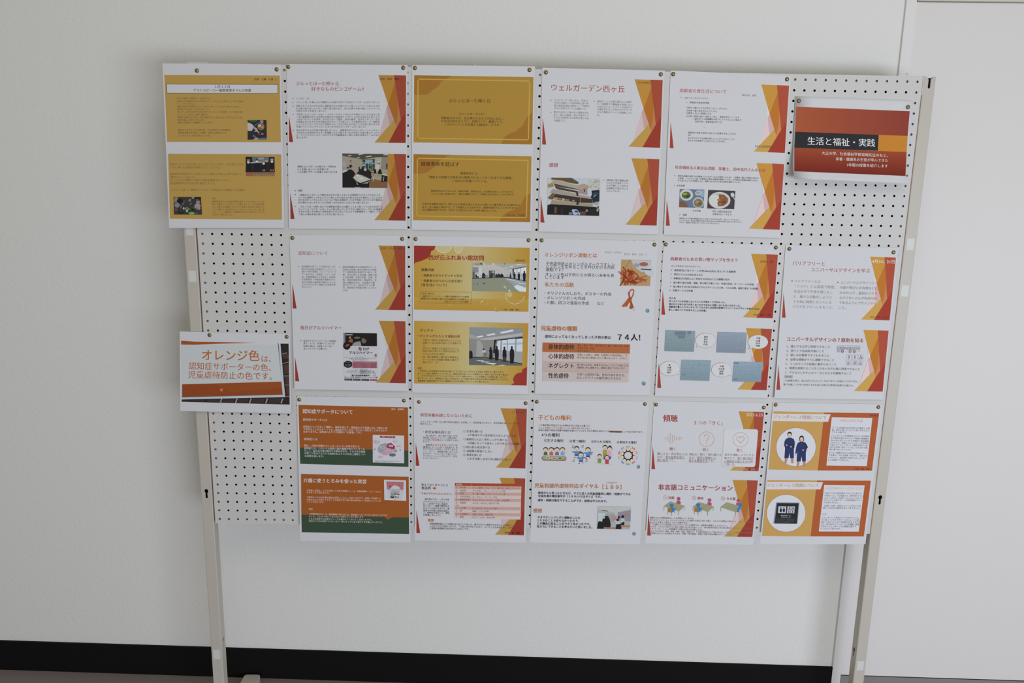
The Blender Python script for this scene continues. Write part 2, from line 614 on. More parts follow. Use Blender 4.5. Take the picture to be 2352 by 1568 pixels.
            me = bpy.data.meshes.new('paper_sheet')
            me.from_pydata([tuple(x) for x in np.concatenate([F3, B3])], [], faces); me.update()
            o = link('paper_sheet', me, 'paper', root)
            o.matrix_parent_inverse = inv
            if self.curl:
                for pl in me.polygons: pl.use_smooth = True
            sheets.append(o)
        for (half, kind), items in self.buck.items():
            for grp in clusters(items, kind):
                V = np.concatenate([it[0] for it in grp]); F, cc, base = [], [], 0
                for it in grp:
                    for f in it[1]:
                        F.append(tuple(i + base for i in f)); cc.append(np.tile(np.array((*it[2], 1.0), np.float32), (len(f), 1)))
                    base += len(it[0])
                me = bpy.data.meshes.new(kind)
                me.from_pydata([tuple(x) for x in V], [], F); me.update()
                at = me.attributes.new('ink', 'FLOAT_COLOR', 'CORNER')
                at.data.foreach_set('color', np.concatenate(cc).ravel())
                link(kind, me, 'ink', sheets[half])
        # thumbtacks
        for n, (x, y) in enumerate(self.pins):
            q = np.array([[x, y]], float)
            p = self.at(q, 0.0001)[0]
            pin = bpy.data.objects.new('thumbtack', PIN); COL.objects.link(pin)
            pin.location = Vector(p)
            pin.rotation_euler = (random.uniform(-0.12, 0.12), random.uniform(0, 6.28), random.uniform(-0.12, 0.12))
            sk = bpy.data.objects.new('shank', SHANK); COL.objects.link(sk); sk.parent = pin
            side = 'left' if n == 0 else 'right'
            tag(pin, 'round brass thumbtack at upper %s of %s' % (side, self.short), 'thumbtack', 'brass thumbtacks holding the posters')


def clusters(items, kind):
    """printed patches that touch or nearly touch form one printed element"""
    n = len(items); par = list(range(n))

    def find(i):
        while par[i] != i: par[i] = par[par[i]]; i = par[i]
        return i
    lo = np.array([it[3] for it in items]); hi = np.array([it[4] for it in items])
    h = hi[:, 1] - lo[:, 1]
    m = np.minimum(h, 9.0) * 0.38 + 0.5 if kind == 'text_block' else np.full(n, 1.0)
    mx = m * (2.2 if kind == 'text_block' else 1.0)
    for i in range(n):
        for j in range(i):
            if (lo[i, 0] - mx[i] < hi[j, 0] + mx[j] and lo[j, 0] - mx[j] < hi[i, 0] + mx[i] and
                    lo[i, 1] - m[i] < hi[j, 1] + m[j] and lo[j, 1] - m[j] < hi[i, 1] + m[i]):
                par[find(i)] = find(j)
    out = {}
    for i in range(n): out.setdefault(find(i), []).append(items[i])
    return list(out.values())


def poly_at(pts, t):
    pts = np.array(pts, float)
    d = np.concatenate([[0], np.cumsum(np.hypot(*np.diff(pts, axis=0).T))]); d /= d[-1]
    return np.array([np.interp(t, d, pts[:, 0]), np.interp(t, d, pts[:, 1])])


# thumbtack: domed brass head and a short shank that goes through the paper
bm = bmesh.new()
prof = [(0.0001, -0.0031), (0.0017, -0.0029), (0.0032, -0.0023), (0.0044, -0.0014), (0.0052, -0.0003), (0.0053, 0.0000), (0.0048, 0.0001)]
NS = 20
rings = [[bm.verts.new((r * math.cos(2 * math.pi * k / NS), y, r * math.sin(2 * math.pi * k / NS))) for k in range(NS)] for r, y in prof]
for a, b in zip(rings[:-1], rings[1:]):
    for k in range(NS):
        bm.faces.new((a[k], b[k], b[(k + 1) % NS], a[(k + 1) % NS]))
bm.faces.new(list(reversed(rings[-1]))); bm.faces.new(rings[0])
bmesh.ops.recalc_face_normals(bm, faces=bm.faces)
PIN = bpy.data.meshes.new('thumbtack'); bm.to_mesh(PIN); bm.free()
for pl in PIN.polygons: pl.use_smooth = len(pl.vertices) == 4
PIN.materials.append(M['brass'])
bm = bmesh.new()
bmesh.ops.create_cone(bm, cap_ends=True, segments=8, radius1=0.0006, radius2=0.0002, depth=0.005, matrix=Matrix.Translation((0, 0.0024, 0)) @ Matrix.Rotation(-math.pi / 2, 4, 'X'))
SHANK = bpy.data.meshes.new('shank'); bm.to_mesh(SHANK); bm.free(); SHANK.materials.append(M['brass'])

# ---- the recurring slide theme: folded gold, pink and red facets on the right, red wedge on the left
_z = lambda pts: [(840 + x / 8.709, 160 + y / 8.709) for x, y in pts]
_A = lambda pts: [(360 + x / 3.92, 130 + y / 3.92) for x, y in pts]
FQ = _A([(1180, 163), (2244, 171), (2240, 774), (1190, 768)])
FH = homography(FQ, UNIT)
FACETS = [
    (_z([(380, 490), (450, 690), (418, 760)]), (186, 176, 178)),
    (_z([(418, 750), (475, 1095), (262, 1350)]), (181, 162, 162)),
    (_z([(450, 685), (565, 1005), (475, 1095), (430, 870), (418, 755)]), (172, 142, 142)),
    (_z([(253, 108), (567, 112), (592, 280), (450, 690)]), (168, 123, 52)),
    (_z([(587, 265), (642, 560), (640, 900), (605, 1115), (565, 1005), (450, 690)]), (158, 98, 34)),
    (_z([(640, 555), (702, 1005), (610, 1165), (603, 1110), (640, 900)]), (168, 112, 70)),
    (_z([(565, 1000), (606, 1110), (612, 1165), (455, 1462), (175, 1456)]), (170, 134, 66)),
    (_z([(565, 110), (808, 115), (804, 850), (740, 950), (702, 1010)]), (146, 66, 46)),
    (_z([(804, 835), (800, 1466), (455, 1462), (612, 1165), (702, 1005), (740, 945)]), (137, 50, 36)),
    (_A([(1190, 528), (1228, 769), (1192, 768)]), (140, 52, 42)),
]
FACETS = [([tuple(p) for p in hmap(FH, np.array(P))], c) for P, c in FACETS]


def facets(P, quad, tint=1.0):
    Hq = homography(UNIT, quad)
    for pts, c in FACETS:
        P.poly(hmap(Hq, np.array(pts)), tuple(min(255, x * tint) for x in c))


def bubble(P, cx, cy, rx, ry, tail, color=(150, 110, 110), fill=(190, 190, 192)):
    pts = []
    for k in range(40):
        a = 2 * math.pi * k / 40
        pts.append((cx + rx * math.cos(a), cy + ry * math.sin(a)))
    ia = min(range(40), key=lambda k: (pts[k][0] - tail[0]) ** 2 + (pts[k][1] - tail[1]) ** 2)
    pts = [p for k, p in enumerate(pts) if k not in ((ia) % 40,)]
    pts.insert(ia, tail)
    P.poly(pts, fill); P.line(pts, 3.2, color, close=True)


A = (360, 130, 3.92); B = (930, 130, 3.92); C_ = (1510, 140, 3.675); D = (400, 530, 4.1255); E = (930, 530, 3.92)
F_ = (1490, 540, 3.92); G = (660, 900, 4.1263); H_ = (1210, 900, 4.2764); I_ = (1740, 910, 4.4806); O_ = (400, 730, 6.819)
INK = (62, 62, 66); GREY = (110, 110, 114); RED = (141, 62, 56); BLK = (34, 34, 36); WHT = (192, 192, 194); ORG = (170, 100, 34)

# ================================================================== POSTERS
# ---- top row 1: gold slides with small food photographs
P = Poster('slide_poster', 'poster of two plain gold slides with small kitchen photos and a white title box',
           [(373.3, 145.5), (646, 148), (653.3, 523.3), (388.6, 523.3)], 'the plain gold slides poster',
           lift=(0.0015, 0.004), pins=[(452.3, 162), (635.3, 159.5)])
P.crop(*A); P.sl = 0.003
gold = (172, 140, 74); gtx = (118, 94, 60)
P.quad([(68, 165), (1108, 170), (1117, 770), (93, 767)], gold)
P.quad([(88, 245), (1091, 249), (1092, 333), (90, 329)], (60, 58, 58))
P.quad([(92, 249), (1087, 253), (1088, 329), (94, 325)], (186, 186, 190))
P.T(522, 271, 658, '１月１２日', BLK, 0.008)
P.T(330, 303, 850, 'ゲストスピーカー薩摩真理子さんの授業', BLK, 0.008)
P.T(877, 204, 1073, '[氏名　広瀬　心凛　]', BLK, 0.012)
P.lines([(180, 376, 490, 'BTSD=体操、知能低下、発生年など'), (182, 401, 778, '男性の方が認知症の方が夫婦でペットのマットを持ち上げてまで移動'),
         (182, 425, 360, 'してしまう方もいる。'), (184, 449, 750, '施設の徒歩の時間がどちらってどこかにいってしまう方などがある。'),
         (184, 473, 480, '認知症の方は伝い分けがえにくい。'), (186, 497, 778, '困っている方にはすずばなを持っていた一人が目養している姿を見る'),
         (186, 521, 468, 'ことによって楽しい出事に繋がる。'), (187, 547, 775, '雰囲は全国の方と取って栄の様子がよく見えるように作られている。'),
         (188, 570, 430, '取引の話し方がとても上手。'), (189, 593, 500, '家族の認知症への理解がとても大切。'),
         (190, 660, 672, '家庭から出るなごみの落ち葉、下水汚泥などの有機物を、'), (191, 685, 628, '微生物の働きを活用して発酵・分解させ肥料にする'),
         (192, 710, 486, 'コンポストにも取り組んでいる。')], gtx)
P.quad([(102, 875), (1120, 880), (1127, 1467), (120, 1458)], gold)
P.lines([(116, 968, 785, '和食けづくりやお正月にランチョンマット作り、ひな祭りに向け'), (116, 996, 570, 'てなど様々な活動を利用者さんとしている。'),
         (120, 1056, 762, '認知症の利用者さんに何をしたいか聞いた時みんな声を揃えて'), (120, 1083, 352, '「働きたい」と言った。'),
         (120, 1111, 650, 'そこで子ども食堂へ150円＝40食を提供することに。'), (122, 1140, 532, '週2回野菜中心のお弁当を提供している。'),
         (132, 1199, 788, '『人として扱う』環境をつくる→『お世話される環境』から脱却')], gtx)
P.lines([(498, 1278, 530, '感想'), (498, 1304, 968, '薩摩真理子さんのお話を聞き感をとってもみなさん口を'), (498, 1329, 968, '揃えて働きたいと言うことに驚きました。ですが利用者'),
         (500, 1352, 968, 'さんと様々な活動ができ子ども食堂にお弁当を提供して'), (500, 1376, 968, 'いたり繋がり上場が有るというのはとてもいいなと思いま'),
         (500, 1398, 972, 'した。そして認知症への理解がとても大切だということ'), (502, 1421, 680, 'を改めて感じました。')], gtx)
P.kind = 'printed_photo'
P.crop(560, 270, 10.45)
P.quad([(90, 60), (545, 58), (552, 528), (92, 530)], (42, 40, 44))
P.poly([(110, 62), (330, 60), (300, 95), (230, 105), (150, 95)], (52, 92, 48))
P.poly([(90, 112), (190, 150), (250, 215), (215, 280), (190, 318), (92, 316)], (170, 168, 172))
P.poly([(235, 250), (265, 225), (320, 265), (340, 320), (370, 365), (355, 372), (300, 330)], (165, 152, 148))
P.poly([(385, 70), (465, 64), (470, 130), (410, 140)], (150, 130, 134))
P.ell(413, 218, 85, 82, (118, 110, 86)); P.ell(380, 195, 40, 32, (185, 176, 140)); P.ell(440, 190, 28, 30, (160, 96, 56)); P.ell(395, 250, 34, 26, (148, 62, 52)); P.ell(445, 235, 26, 28, (160, 150, 60))
P.ell(365, 400, 26, 22, (132, 52, 58)); P.ell(392, 340, 18, 15, (140, 50, 55)); P.ell(445, 392, 32, 16, (120, 140, 95)); P.ell(270, 330, 24, 12, (150, 145, 146))
P.poly([(250, 180), (370, 110), (390, 120), (300, 175), (262, 200)], (88, 102, 128))
P.poly([(205, 400), (240, 415), (340, 490), (552, 480), (552, 528), (330, 528), (240, 470)], (86, 98, 130))
P.poly([(225, 528), (265, 495), (330, 488), (345, 528)], (168, 150, 148))
P.quad([(42, 938), (738, 942), (742, 1402), (55, 1402)], (34, 32, 36))
P.quad([(200, 945), (600, 945), (600, 1040), (210, 1090)], (92, 108, 116)); P.quad([(160, 1070), (440, 1055), (440, 1078), (165, 1098)], (150, 160, 170))
for (x, y, cap) in [(110, 1060, (132, 122, 116)), (315, 1040, (88, 60, 52)), (475, 1085, (158, 98, 104)), (675, 1040, (140, 150, 158))]:
    P.poly([(x - 70, 1300), (x - 60, y + 70), (x, y + 30), (x + 60, y + 70), (x + 70, 1300)], (26, 25, 30))
    P.ell(x, y - 5, 34, 36, (140, 98, 78)); P.ell(x, y + 16, 32, 26, (188, 186, 188)); P.ell(x, y - 38, 38, 22, cap)
P.ell(548, 1045, 45, 26, (150, 148, 112))
P.quad([(340, 960), (480, 960), (480, 1000), (345, 1005)], (140, 150, 156))
P.quad([(55, 1310), (742, 1305), (742, 1402), (58, 1402)], (140, 92, 66))
for k in range(10):
    P.ell(255 + k * 52, 1362, 24, 34, (128, 116, 84)); P.ell(262 + k * 50, 1350, 10, 12, (80, 62, 48)); P.ell(250 + k * 52, 1378, 9, 9, (172, 164, 140))
for x in (462, 500, 650, 705): P.ell(x, 1265, 16, 24, (160, 112, 98))
P.crop(380, 430, 8.4)
P.quad([(155, 185), (685, 185), (706, 528), (165, 525)], (52, 52, 50))
P.poly([(165, 200), (240, 190), (240, 270), (180, 300), (168, 300)], (140, 118, 92))
P.poly([(520, 188), (560, 190), (550, 215), (500, 215)], (120, 150, 150)); P.quad([(560, 188), (683, 188), (686, 225), (565, 222)], (22, 24, 22))
rr = random.Random(3)
for k in range(46):
    x = rr.uniform(185, 680); y = rr.uniform(225, 505); c = rr.choice([(28, 28, 32), (90, 96, 98), (46, 50, 56), (150, 138, 128), (74, 92, 66), (120, 84, 72), (36, 36, 40), (165, 165, 160)])
    P.ell(x, y, rr.uniform(10, 34), rr.uniform(8, 26), c, 10, rr.uniform(0, 3))
P.ell(225, 345, 50, 46, (118, 126, 132)); P.ell(630, 285, 42, 30, (156, 112, 118)); P.ell(620, 360, 60, 52, (150, 130, 136)); P.ell(355, 275, 38, 32, (64, 66, 76)); P.ell(420, 415, 46, 26, (140, 150, 110)); P.ell(420, 415, 30, 16, (60, 92, 46)); P.ell(505, 500, 60, 26, (110, 160, 70)); P.ell(280, 260, 60, 40, (24, 24, 28))
P.finish()

# ---- top row 2: bingo game
P = Poster('slide_poster', 'poster with red bingo game heading, dense text and a dark classroom photo',
           [(658, 147), (936.5, 149), (934.7, 526.3), (663.6, 524.6)], 'the bingo game poster', pins=[(661.8, 153.5), (926, 155.5)])
P.crop(*A); P.sl = 0.001; P.col = (92, 92, 96)
facets(P, [(1180, 163), (2244, 171), (2240, 774), (1190, 768)])
P.T(1250, 242, 1642, 'ぷらっとほーむ桐ヶ丘', RED); P.T(1392, 291, 1862, '好きなものビンゴゲーム!!', RED)
P.T(2008, 201, 2208, '[氏名　内田　優那　]', BLK, 0.012)
for y in (378, 412, 444, 521, 664): P.bul(1230, y, 6)
P.lines([(1255, 378, 1370, '１１月１７日'), (1255, 411, 2005, 'ぷらっとほーむ桐ヶ丘に栄養科11人全員で行きこの日はビンゴゲームを行いました'),
         (1255, 444, 2007, '用意されてるそれぞれの机に高齢者の方々が散らばって座っていてそこに私たちも好'), (1255, 467, 2007, 'きな席に座りあいさつをして軽く自己紹介をし、好きな事や学校の事についてゲーム'),
         (1255, 488, 1525, 'が始まるまでお話をしました！'), (1257, 520, 2007, '今回行ったビンゴゲームは、一つのテーマでビンゴのマスを埋めていくのではなくあ'),
         (1257, 543, 2007, 'くまで高齢者の方との交流が大事なので会話をビンゴゲームの中に含めるためにマス'), (1257, 565, 2007, '一列ずつにテーマを決め、好きなスポーツ選手、好きな歌手、好きなスポーツ、好き'),
         (1257, 586, 2007, 'な芸能人などをそれぞれ司会の方がグループで話して一つの意見をグループ一個発言'), (1257, 608, 2007, 'してくださいというやり方で全部のグループから出たものをビンゴの中に好きなもの'),
         (1257, 631, 1883, 'を書いていくというやっとことないやり方のビンゴゲームをしました！'), (1258, 663, 2005, '自分の好きなものを話す事も楽しかったし、高齢者の方とのジェネレーションギャッ'),
         (1258, 685, 2005, 'プがあるのは当然なのでそこを理解した上で知らないものが来ても逆に楽しかったで'), (1258, 706, 2005, 'す！オリジナルビンゴゲームのやり方で年齢関係なく楽しむ事が出来るゲームだなと'),
         (1258, 728, 1352, '思います!!')])
facets(P, [(1190, 872), (2243, 880), (2238, 1473), (1203, 1460)])
P.lines([(1267, 990, 1616, '実際にビンゴゲームで各グループ好きな'), (1267, 1014, 1552, 'ことを話し合っている写真です！'), (1267, 1038, 1625, 'こんな感じでゲームを楽しみました☺★')], INK, 0.004)
P.T(1273, 1206, 1312, '感想')
for y in (1207, 1241, 1348): P.bul(1250, y, 6)
P.lines([(1280, 1245, 2013, '・普通のビンゴゲームで進めるのかなと思ってましたが説明をうけオリジナルビンゴ'), (1276, 1268, 2030, 'ゲームを実際やってみるとすごい楽しいのに皆んなの好きなものや意外にこういうのが'),
         (1276, 1290, 2030, '好きなのか〜とその人のことについて知れる機会だったので仲良くなりたい子や普段あ'), (1276, 1314, 1912, 'まり関わらない子とやったら仲良くなれるかもしれないなと思いました！'),
         (1280, 1350, 2033, '・ぷらっとほーむ桐ヶ丘にいた高齢者の皆さんは優しくてよく笑ってくれる人が多いな'), (1278, 1373, 2033, 'というイメージでゲームをしていて私も楽しかったですが一緒のグループだった高齢者'),
         (1278, 1395, 2033, 'の方から思い子の明るい元気を貰えたわと言ってもらえて年齢関係なく一緒のことをし'), (1280, 1419, 1682, 'て楽しむ事は本当に良いことだなと思いました')])
P.kind = 'printed_photo'
P.crop(780, 345, 16.508)
P.quad([(105, 120), (1815, 148), (1815, 1432), (110, 1412)], (150, 142, 126))
P.poly([(105, 120), (1815, 148), (1815, 262), (1380, 268), (850, 345), (110, 212)], (78, 70, 62))
for q in [[(310, 205), (430, 180), (450, 205), (330, 230)], [(640, 288), (760, 265), (775, 288), (650, 305)], [(985, 240), (1200, 210), (1225, 232), (1000, 262)], [(705, 155), (830, 132), (960, 135), (740, 178)], [(1650, 165), (1815, 150), (1815, 180), (1680, 185)]]:
    P.quad(q, (190, 196, 198))
P.quad([(110, 420), (240, 440), (240, 620), (110, 610)], (148, 150, 156))
P.quad([(840, 350), (1345, 330), (1345, 800), (850, 690)], (48, 66, 60))
P.quad([(990, 365), (1230, 360), (1230, 465), (990, 470)], (128, 150, 168)); P.quad([(840, 465), (1345, 480), (1345, 505), (840, 490)], (168, 180, 178))
for x in (860, 975, 1090, 1240, 1330): P.quad([(x, 355), (x + 14, 355), (x + 14, 740), (x, 740)], (146, 160, 156))
P.ell(920, 560, 50, 40, (150, 152, 160)); P.ell(1180, 560, 40, 30, (110, 140, 110)); P.ell(1150, 730, 60, 45, (92, 122, 92)); P.ell(1290, 590, 50, 70, (52, 78, 44))
P.quad([(1350, 265), (1600, 262), (1570, 860), (1350, 830)], (162, 154, 142)); P.ell(1460, 435, 50, 48, (120, 120, 128)); P.ell(1465, 432, 38, 36, (180, 180, 182)); P.ell(1490, 500, 50, 30, (120, 100, 130)); P.quad([(1355, 540), (1520, 545), (1500, 720), (1360, 720)], (178, 174, 166))
P.quad([(1600, 290), (1815, 270), (1815, 740), (1560, 720)], (128, 126, 112)); P.quad([(1760, 520), (1815, 500), (1815, 720), (1770, 720)], (48, 52, 62))
P.poly([(1240, 1080), (1815, 1200), (1815, 1432), (1130, 1420), (1150, 1140)], (120, 86, 54))
P.poly([(110, 760), (300, 740), (300, 830), (110, 850)], (168, 176, 170)); P.poly([(720, 640), (760, 620), (880, 640), (920, 660), (1110, 740), (1200, 820), (1300, 850), (1180, 1100), (900, 960), (640, 880), (720, 800)], (30, 28, 32))
P.quad([(925, 690), (1020, 690), (1020, 780), (925, 770)], (176, 176, 182)); P.ell(800, 660, 34, 50, (120, 150, 146)); P.ell(960, 660, 26, 26, (130, 112, 100))
P.ell(420, 610, 58, 65, (28, 26, 28)); P.ell(445, 640, 26, 30, (130, 100, 84)); P.ell(312, 660, 36, 34, (40, 36, 38)); P.poly([(290, 790), (330, 740), (430, 720), (520, 780), (600, 890), (540, 990), (530, 1060), (640, 1190), (860, 1260), (1120, 1260), (1110, 1420), (110, 1412), (112, 860)], (24, 22, 24))
P.poly([(500, 1030), (590, 980), (640, 910), (760, 935), (1190, 1110), (790, 1245)], (172, 172, 160)); P.poly([(640, 930), (760, 960), (720, 990), (600, 960)], (190, 190, 188)); P.poly([(760, 1020), (930, 1060), (860, 1090), (740, 1060)], (190, 190, 192)); P.ell(610, 930, 36, 26, (150, 112, 92)); P.ell(950, 1000, 34, 24, (140, 100, 84))
P.poly([(760, 1245), (1190, 1105), (1190, 1150), (800, 1275)], (30, 44, 48)); P.quad([(1090, 1200), (1140, 1190), (1120, 1420), (1070, 1420)], (30, 26, 24))
P.poly([(1310, 740), (1350, 700), (1380, 750), (1400, 880), (1290, 880)], (22, 20, 22)); P.poly([(1450, 840), (1500, 720), (1570, 720), (1610, 880), (1600, 900), (1450, 890)], (22, 20, 24))
P.poly([(1190, 860), (1290, 850), (1310, 1000), (1200, 980)], (150, 120, 98)); P.quad([(1440, 900), (1605, 920), (1600, 1000), (1445, 980)], (112, 148, 98)); P.quad([(1435, 1030), (1590, 1050), (1580, 1075), (1435, 1055)], (170, 156, 110)); P.quad([(1630, 880), (1815, 930), (1815, 970), (1640, 930)], (180, 176, 170)); P.poly([(1600, 940), (1815, 980), (1815, 1240), (1760, 1180), (1580, 1200)], (28, 26, 28))
P.line([(1290, 1000), (1270, 1160)], 24, (170, 172, 178)); P.line([(1680, 1010), (1660, 1160)], 22, (150, 160, 178)); P.line([(650, 1240), (690, 1300)], 26, (160, 160, 160)); P.quad([(560, 1390), (800, 1390), (790, 1420), (580, 1418)], (150, 130, 110)); P.line([(430, 480), (430, 400)], 14, (70, 66, 40)); P.ell(425, 390, 36, 20, (84, 84, 50))
P.finish()

# ---- top row 3: amber slides with thin frame
P = Poster('slide_poster', 'poster of two amber slides with wavy corners and a thin yellow frame line',
           [(946.6, 149), (1229, 152.4), (1221.6, 531), (945.3, 527.3)], 'the amber framed slides poster', pins=[(952.8, 156), (1216.2, 160.5)])
P.crop(*B); P.sl = 0.012; P.col = (52, 44, 34)
am = (164, 128, 54); dk = (152, 106, 40)
for (q, fr, w1, w2) in [([(84, 167), (1158, 184), (1146, 790), (78, 772)], [(118, 202), (1124, 220), (1112, 749), (116, 735)],
                         [(84, 167), (420, 173), (330, 225), (300, 265), (255, 300), (200, 342), (130, 344), (83, 342)],
                         [(1150, 500), (1095, 548), (1060, 620), (1000, 670), (935, 695), (890, 730), (868, 785), (1146, 790)]),
                        ([(78, 878), (1140, 897), (1128, 1490), (74, 1472)], [(112, 914), (1108, 934), (1094, 1450), (108, 1434)],
                         [(78, 878), (410, 884), (320, 930), (290, 970), (250, 1005), (190, 1048), (130, 1055), (77, 1052)],
                         [(1132, 1228), (1080, 1260), (1045, 1330), (985, 1376), (920, 1400), (875, 1436), (852, 1485), (1128, 1490)])]:
    P.quad(q, am); P.poly(w1, dk); P.poly(w2, dk)
    P.line(fr, 9, (186, 156, 70), close=True)
P.T(392, 396, 772, 'ぷらっとほーむ桐ヶ丘', None, 0.004, sl=0.008)
P.lines([(482, 514, 735, 'ぷらっとほーむとは…'), (326, 552, 890, '高齢者の方々が、住み慣れたまちで元気に自立し'), (328, 580, 888, 'た生活が送れるように、仲間づくり、健康づくり、'), (358, 610, 860, 'いきがいづくりを応援する施設のことです。')], None, 0.003)
P.T(144, 966, 490, '健康寿命を延ばす', (40, 32, 24), 0.006, sl=0.01)
P.lines([(498, 1050, 678, '健康寿命とは…'), (210, 1084, 966, '「健康上の問題で日常生活が制限されることなく生活できる期間」'), (430, 1118, 745, 'とWHOが定義つけている。')], None, 0.002)
P.lines([(234, 1209, 980, '健康寿命をのばすためには、過度な喫煙・飲酒を控え、社会関係を保つことが大切です。'), (234, 1234, 984, 'バランスの良い食事を摂り、適切な運動をすることで健康な生活を送ることができます。')])
P.lines([(158, 1326, 1034, '日本は今高齢化社会で、周りの人の負担を減らすためにも個人で介護予防をする必要があり'), (158, 1353, 1010, 'ます。自ら施設に参加することで地域の人と交流ができ、健康を維持することができます。'), (158, 1379, 828, '私は運動が苦手ですが、今からでも体力をつけて未来に備えたいです。')], None, 0.002)
P.T(916, 1427, 1080, '10月13日　大須賀', (80, 66, 44))
P.finish()

# ---- top row 4: welfare garden
P = Poster('slide_poster', 'poster with large red katakana heading and a photo of a balconied building',
           [(1245.8, 155.5), (1527, 162), (1511.6, 537.9), (1237, 531.4)], 'the balconied building poster', pins=[(1254, 166), (1517.6, 170.5)])
P.crop(*B); P.sl = 0.022; P.col = (118, 118, 122)
facets(P, [(1244, 187), (2320, 213), (2296, 817), (1234, 790)], 1.06)
P.T(1318, 278, 1980, 'ウェルガーデン西ヶ丘', (150, 64, 52), sl=0.025)
P.T(2100, 233, 2208, '【氏名佐藤優衣】', (60, 50, 40), 0.004)
for x, y in [(1318, 392), (1706, 402), (1315, 500)]: P.bul(x, y, 6)
P.lines([(1342, 391, 1646, 'ウェルガーデン西ヶ丘は、平成10'), (1342, 415, 1652, '年6月に開設して以来長期に渡り地'), (1342, 440, 1662, '域の高齢者福祉の拠点として地域の'), (1342, 464, 1636, '方々に活用されている施設です。'),
         (1340, 499, 1658, '都内では珍しい緑の多い環境の中に'), (1340, 524, 1658, 'あり、夏には新緑、春には桜のトン'), (1340, 548, 1658, 'ネルなど四季折々の自然を感じられ'), (1340, 574, 1452, 'る施設です。'),
         (1732, 402, 2040, '施設サービスは要介護3以上の施設'), (1732, 427, 2050, 'と、短期間で介護施設を利用したい'), (1732, 451, 2046, '人向けのショートステイや自宅から'), (1730, 474, 2046, '介護を受けたい人向けのデイサービ'), (1730, 499, 2044, 'スなど複数のサービスを展開してい'), (1730, 524, 1756, 'る。')])
facets(P, [(1220, 895), (2290, 925), (2265, 1517), (1219, 1492)], 1.06)
P.T(1300, 976, 1378, '感想', (150, 66, 62))
P.bul(1792, 1112, 6)
P.lines([(1817, 1112, 2012, '認知症や要介護度の高'), (1815, 1136, 2012, 'い人たち生活をしてい'), (1815, 1160, 2010, 'たが介護している方々'), (1815, 1184, 2008, 'は誤嚥など起きないよ'), (1813, 1209, 1942, 'うにしていた。')])
P.kind = 'printed_photo'
P.crop(1250, 400, 15.68)
P.quad([(130, 118), (2015, 150), (1978, 1498), (105, 1455)], (172, 178, 186))
P.poly([(130, 350), (300, 310), (360, 440), (200, 480), (128, 470)], (150, 128, 62)); P.poly([(1560, 200), (2012, 160), (2005, 480), (1700, 560), (1600, 440)], (170, 172, 166))
rr = random.Random(5)
for k in range(16): P.ell(rr.uniform(1640, 1980), rr.uniform(190, 540), rr.uniform(20, 70), rr.uniform(6, 18), rr.choice([(172, 142, 84), (150, 150, 148), (190, 194, 200), (128, 112, 86)]), 10, rr.uniform(-0.6, 0.1))
P.poly([(270, 122), (990, 130), (1245, 290), (1215, 360), (870, 300), (240, 180)], (96, 74, 46))
P.poly([(750, 130), (990, 130), (1245, 290), (1240, 310)], (70, 80, 66))
P.poly([(340, 190), (620, 225), (1160, 385), (1215, 400), (1215, 540), (330, 330), (240, 300)], (158, 150, 138))
P.poly([(610, 228), (1160, 380), (1160, 405), (610, 255)], (178, 170, 150)); P.poly([(1215, 400), (1430, 335), (1610, 410), (1600, 490), (1480, 465), (1300, 520), (1215, 540)], (160, 146, 126))
P.poly([(330, 330), (1215, 540), (1290, 545), (1250, 570), (400, 440)], (74, 62, 50)); P.poly([(400, 440), (1220, 610), (1220, 720), (560, 560), (400, 500)], (66, 50, 46)); P.poly([(570, 555), (1150, 665), (1150, 695), (570, 590)], (176, 168, 146))
P.poly([(1290, 540), (1480, 465), (1600, 490), (1555, 545), (1560, 745), (1230, 690), (1230, 600)], (150, 132, 122)); P.quad([(1430, 550), (1475, 545), (1475, 630), (1430, 625)], (44, 50, 52))
P.poly([(300, 530), (560, 560), (1170, 720), (1230, 730), (1640, 800), (1640, 880), (1230, 830), (290, 690), (200, 680)], (152, 142, 136))
P.poly([(290, 690), (1230, 830), (1640, 880), (1740, 870), (1750, 1040), (1280, 1020), (260, 900), (180, 900), (130, 840)], (58, 46, 40))
P.poly([(130, 840), (250, 720), (420, 720), (360, 780), (230, 890), (180, 895)], (104, 90, 58))
for q, c in [([(330, 830), (500, 840), (490, 920), (300, 910)], (168, 132, 82)), ([(520, 850), (610, 860), (600, 935), (515, 925)], (120, 116, 92)), ([(635, 865), (740, 875), (735, 950), (630, 940)], (168, 160, 128)), ([(760, 890), (900, 905), (900, 965), (755, 950)], (140, 108, 80)), ([(1010, 920), (1100, 930), (1095, 985), (1005, 975)], (120, 118, 106))]: P.quad(q, c)
P.poly([(240, 920), (1170, 1010), (1280, 1030), (1760, 1060), (1740, 1160), (1280, 1140), (230, 1075), (200, 1000)], (150, 138, 118))
P.quad([(1165, 660), (1225, 670), (1225, 785), (1160, 775)], (44, 32, 32)); P.quad([(1165, 995), (1240, 1000), (1235, 1108), (1160, 1100)], (46, 34, 32)); P.line([(1298, 840), (1298, 1030)], 16, (140, 130, 120))
P.poly([(120, 1110), (230, 1075), (1280, 1140), (1860, 1180), (1982, 1250), (1978, 1498), (105, 1455)], (28, 24, 24))
P.quad([(370, 1180), (460, 1190), (450, 1410), (360, 1400)], (92, 68, 50)); P.quad([(1270, 1340), (1500, 1340), (1500, 1470), (1290, 1470)], (84, 66, 54)); P.quad([(1490, 1270), (1575, 1270), (1570, 1350), (1490, 1345)], (128, 118, 112)); P.line([(640, 1240), (640, 1450)], 14, (90, 84, 80))
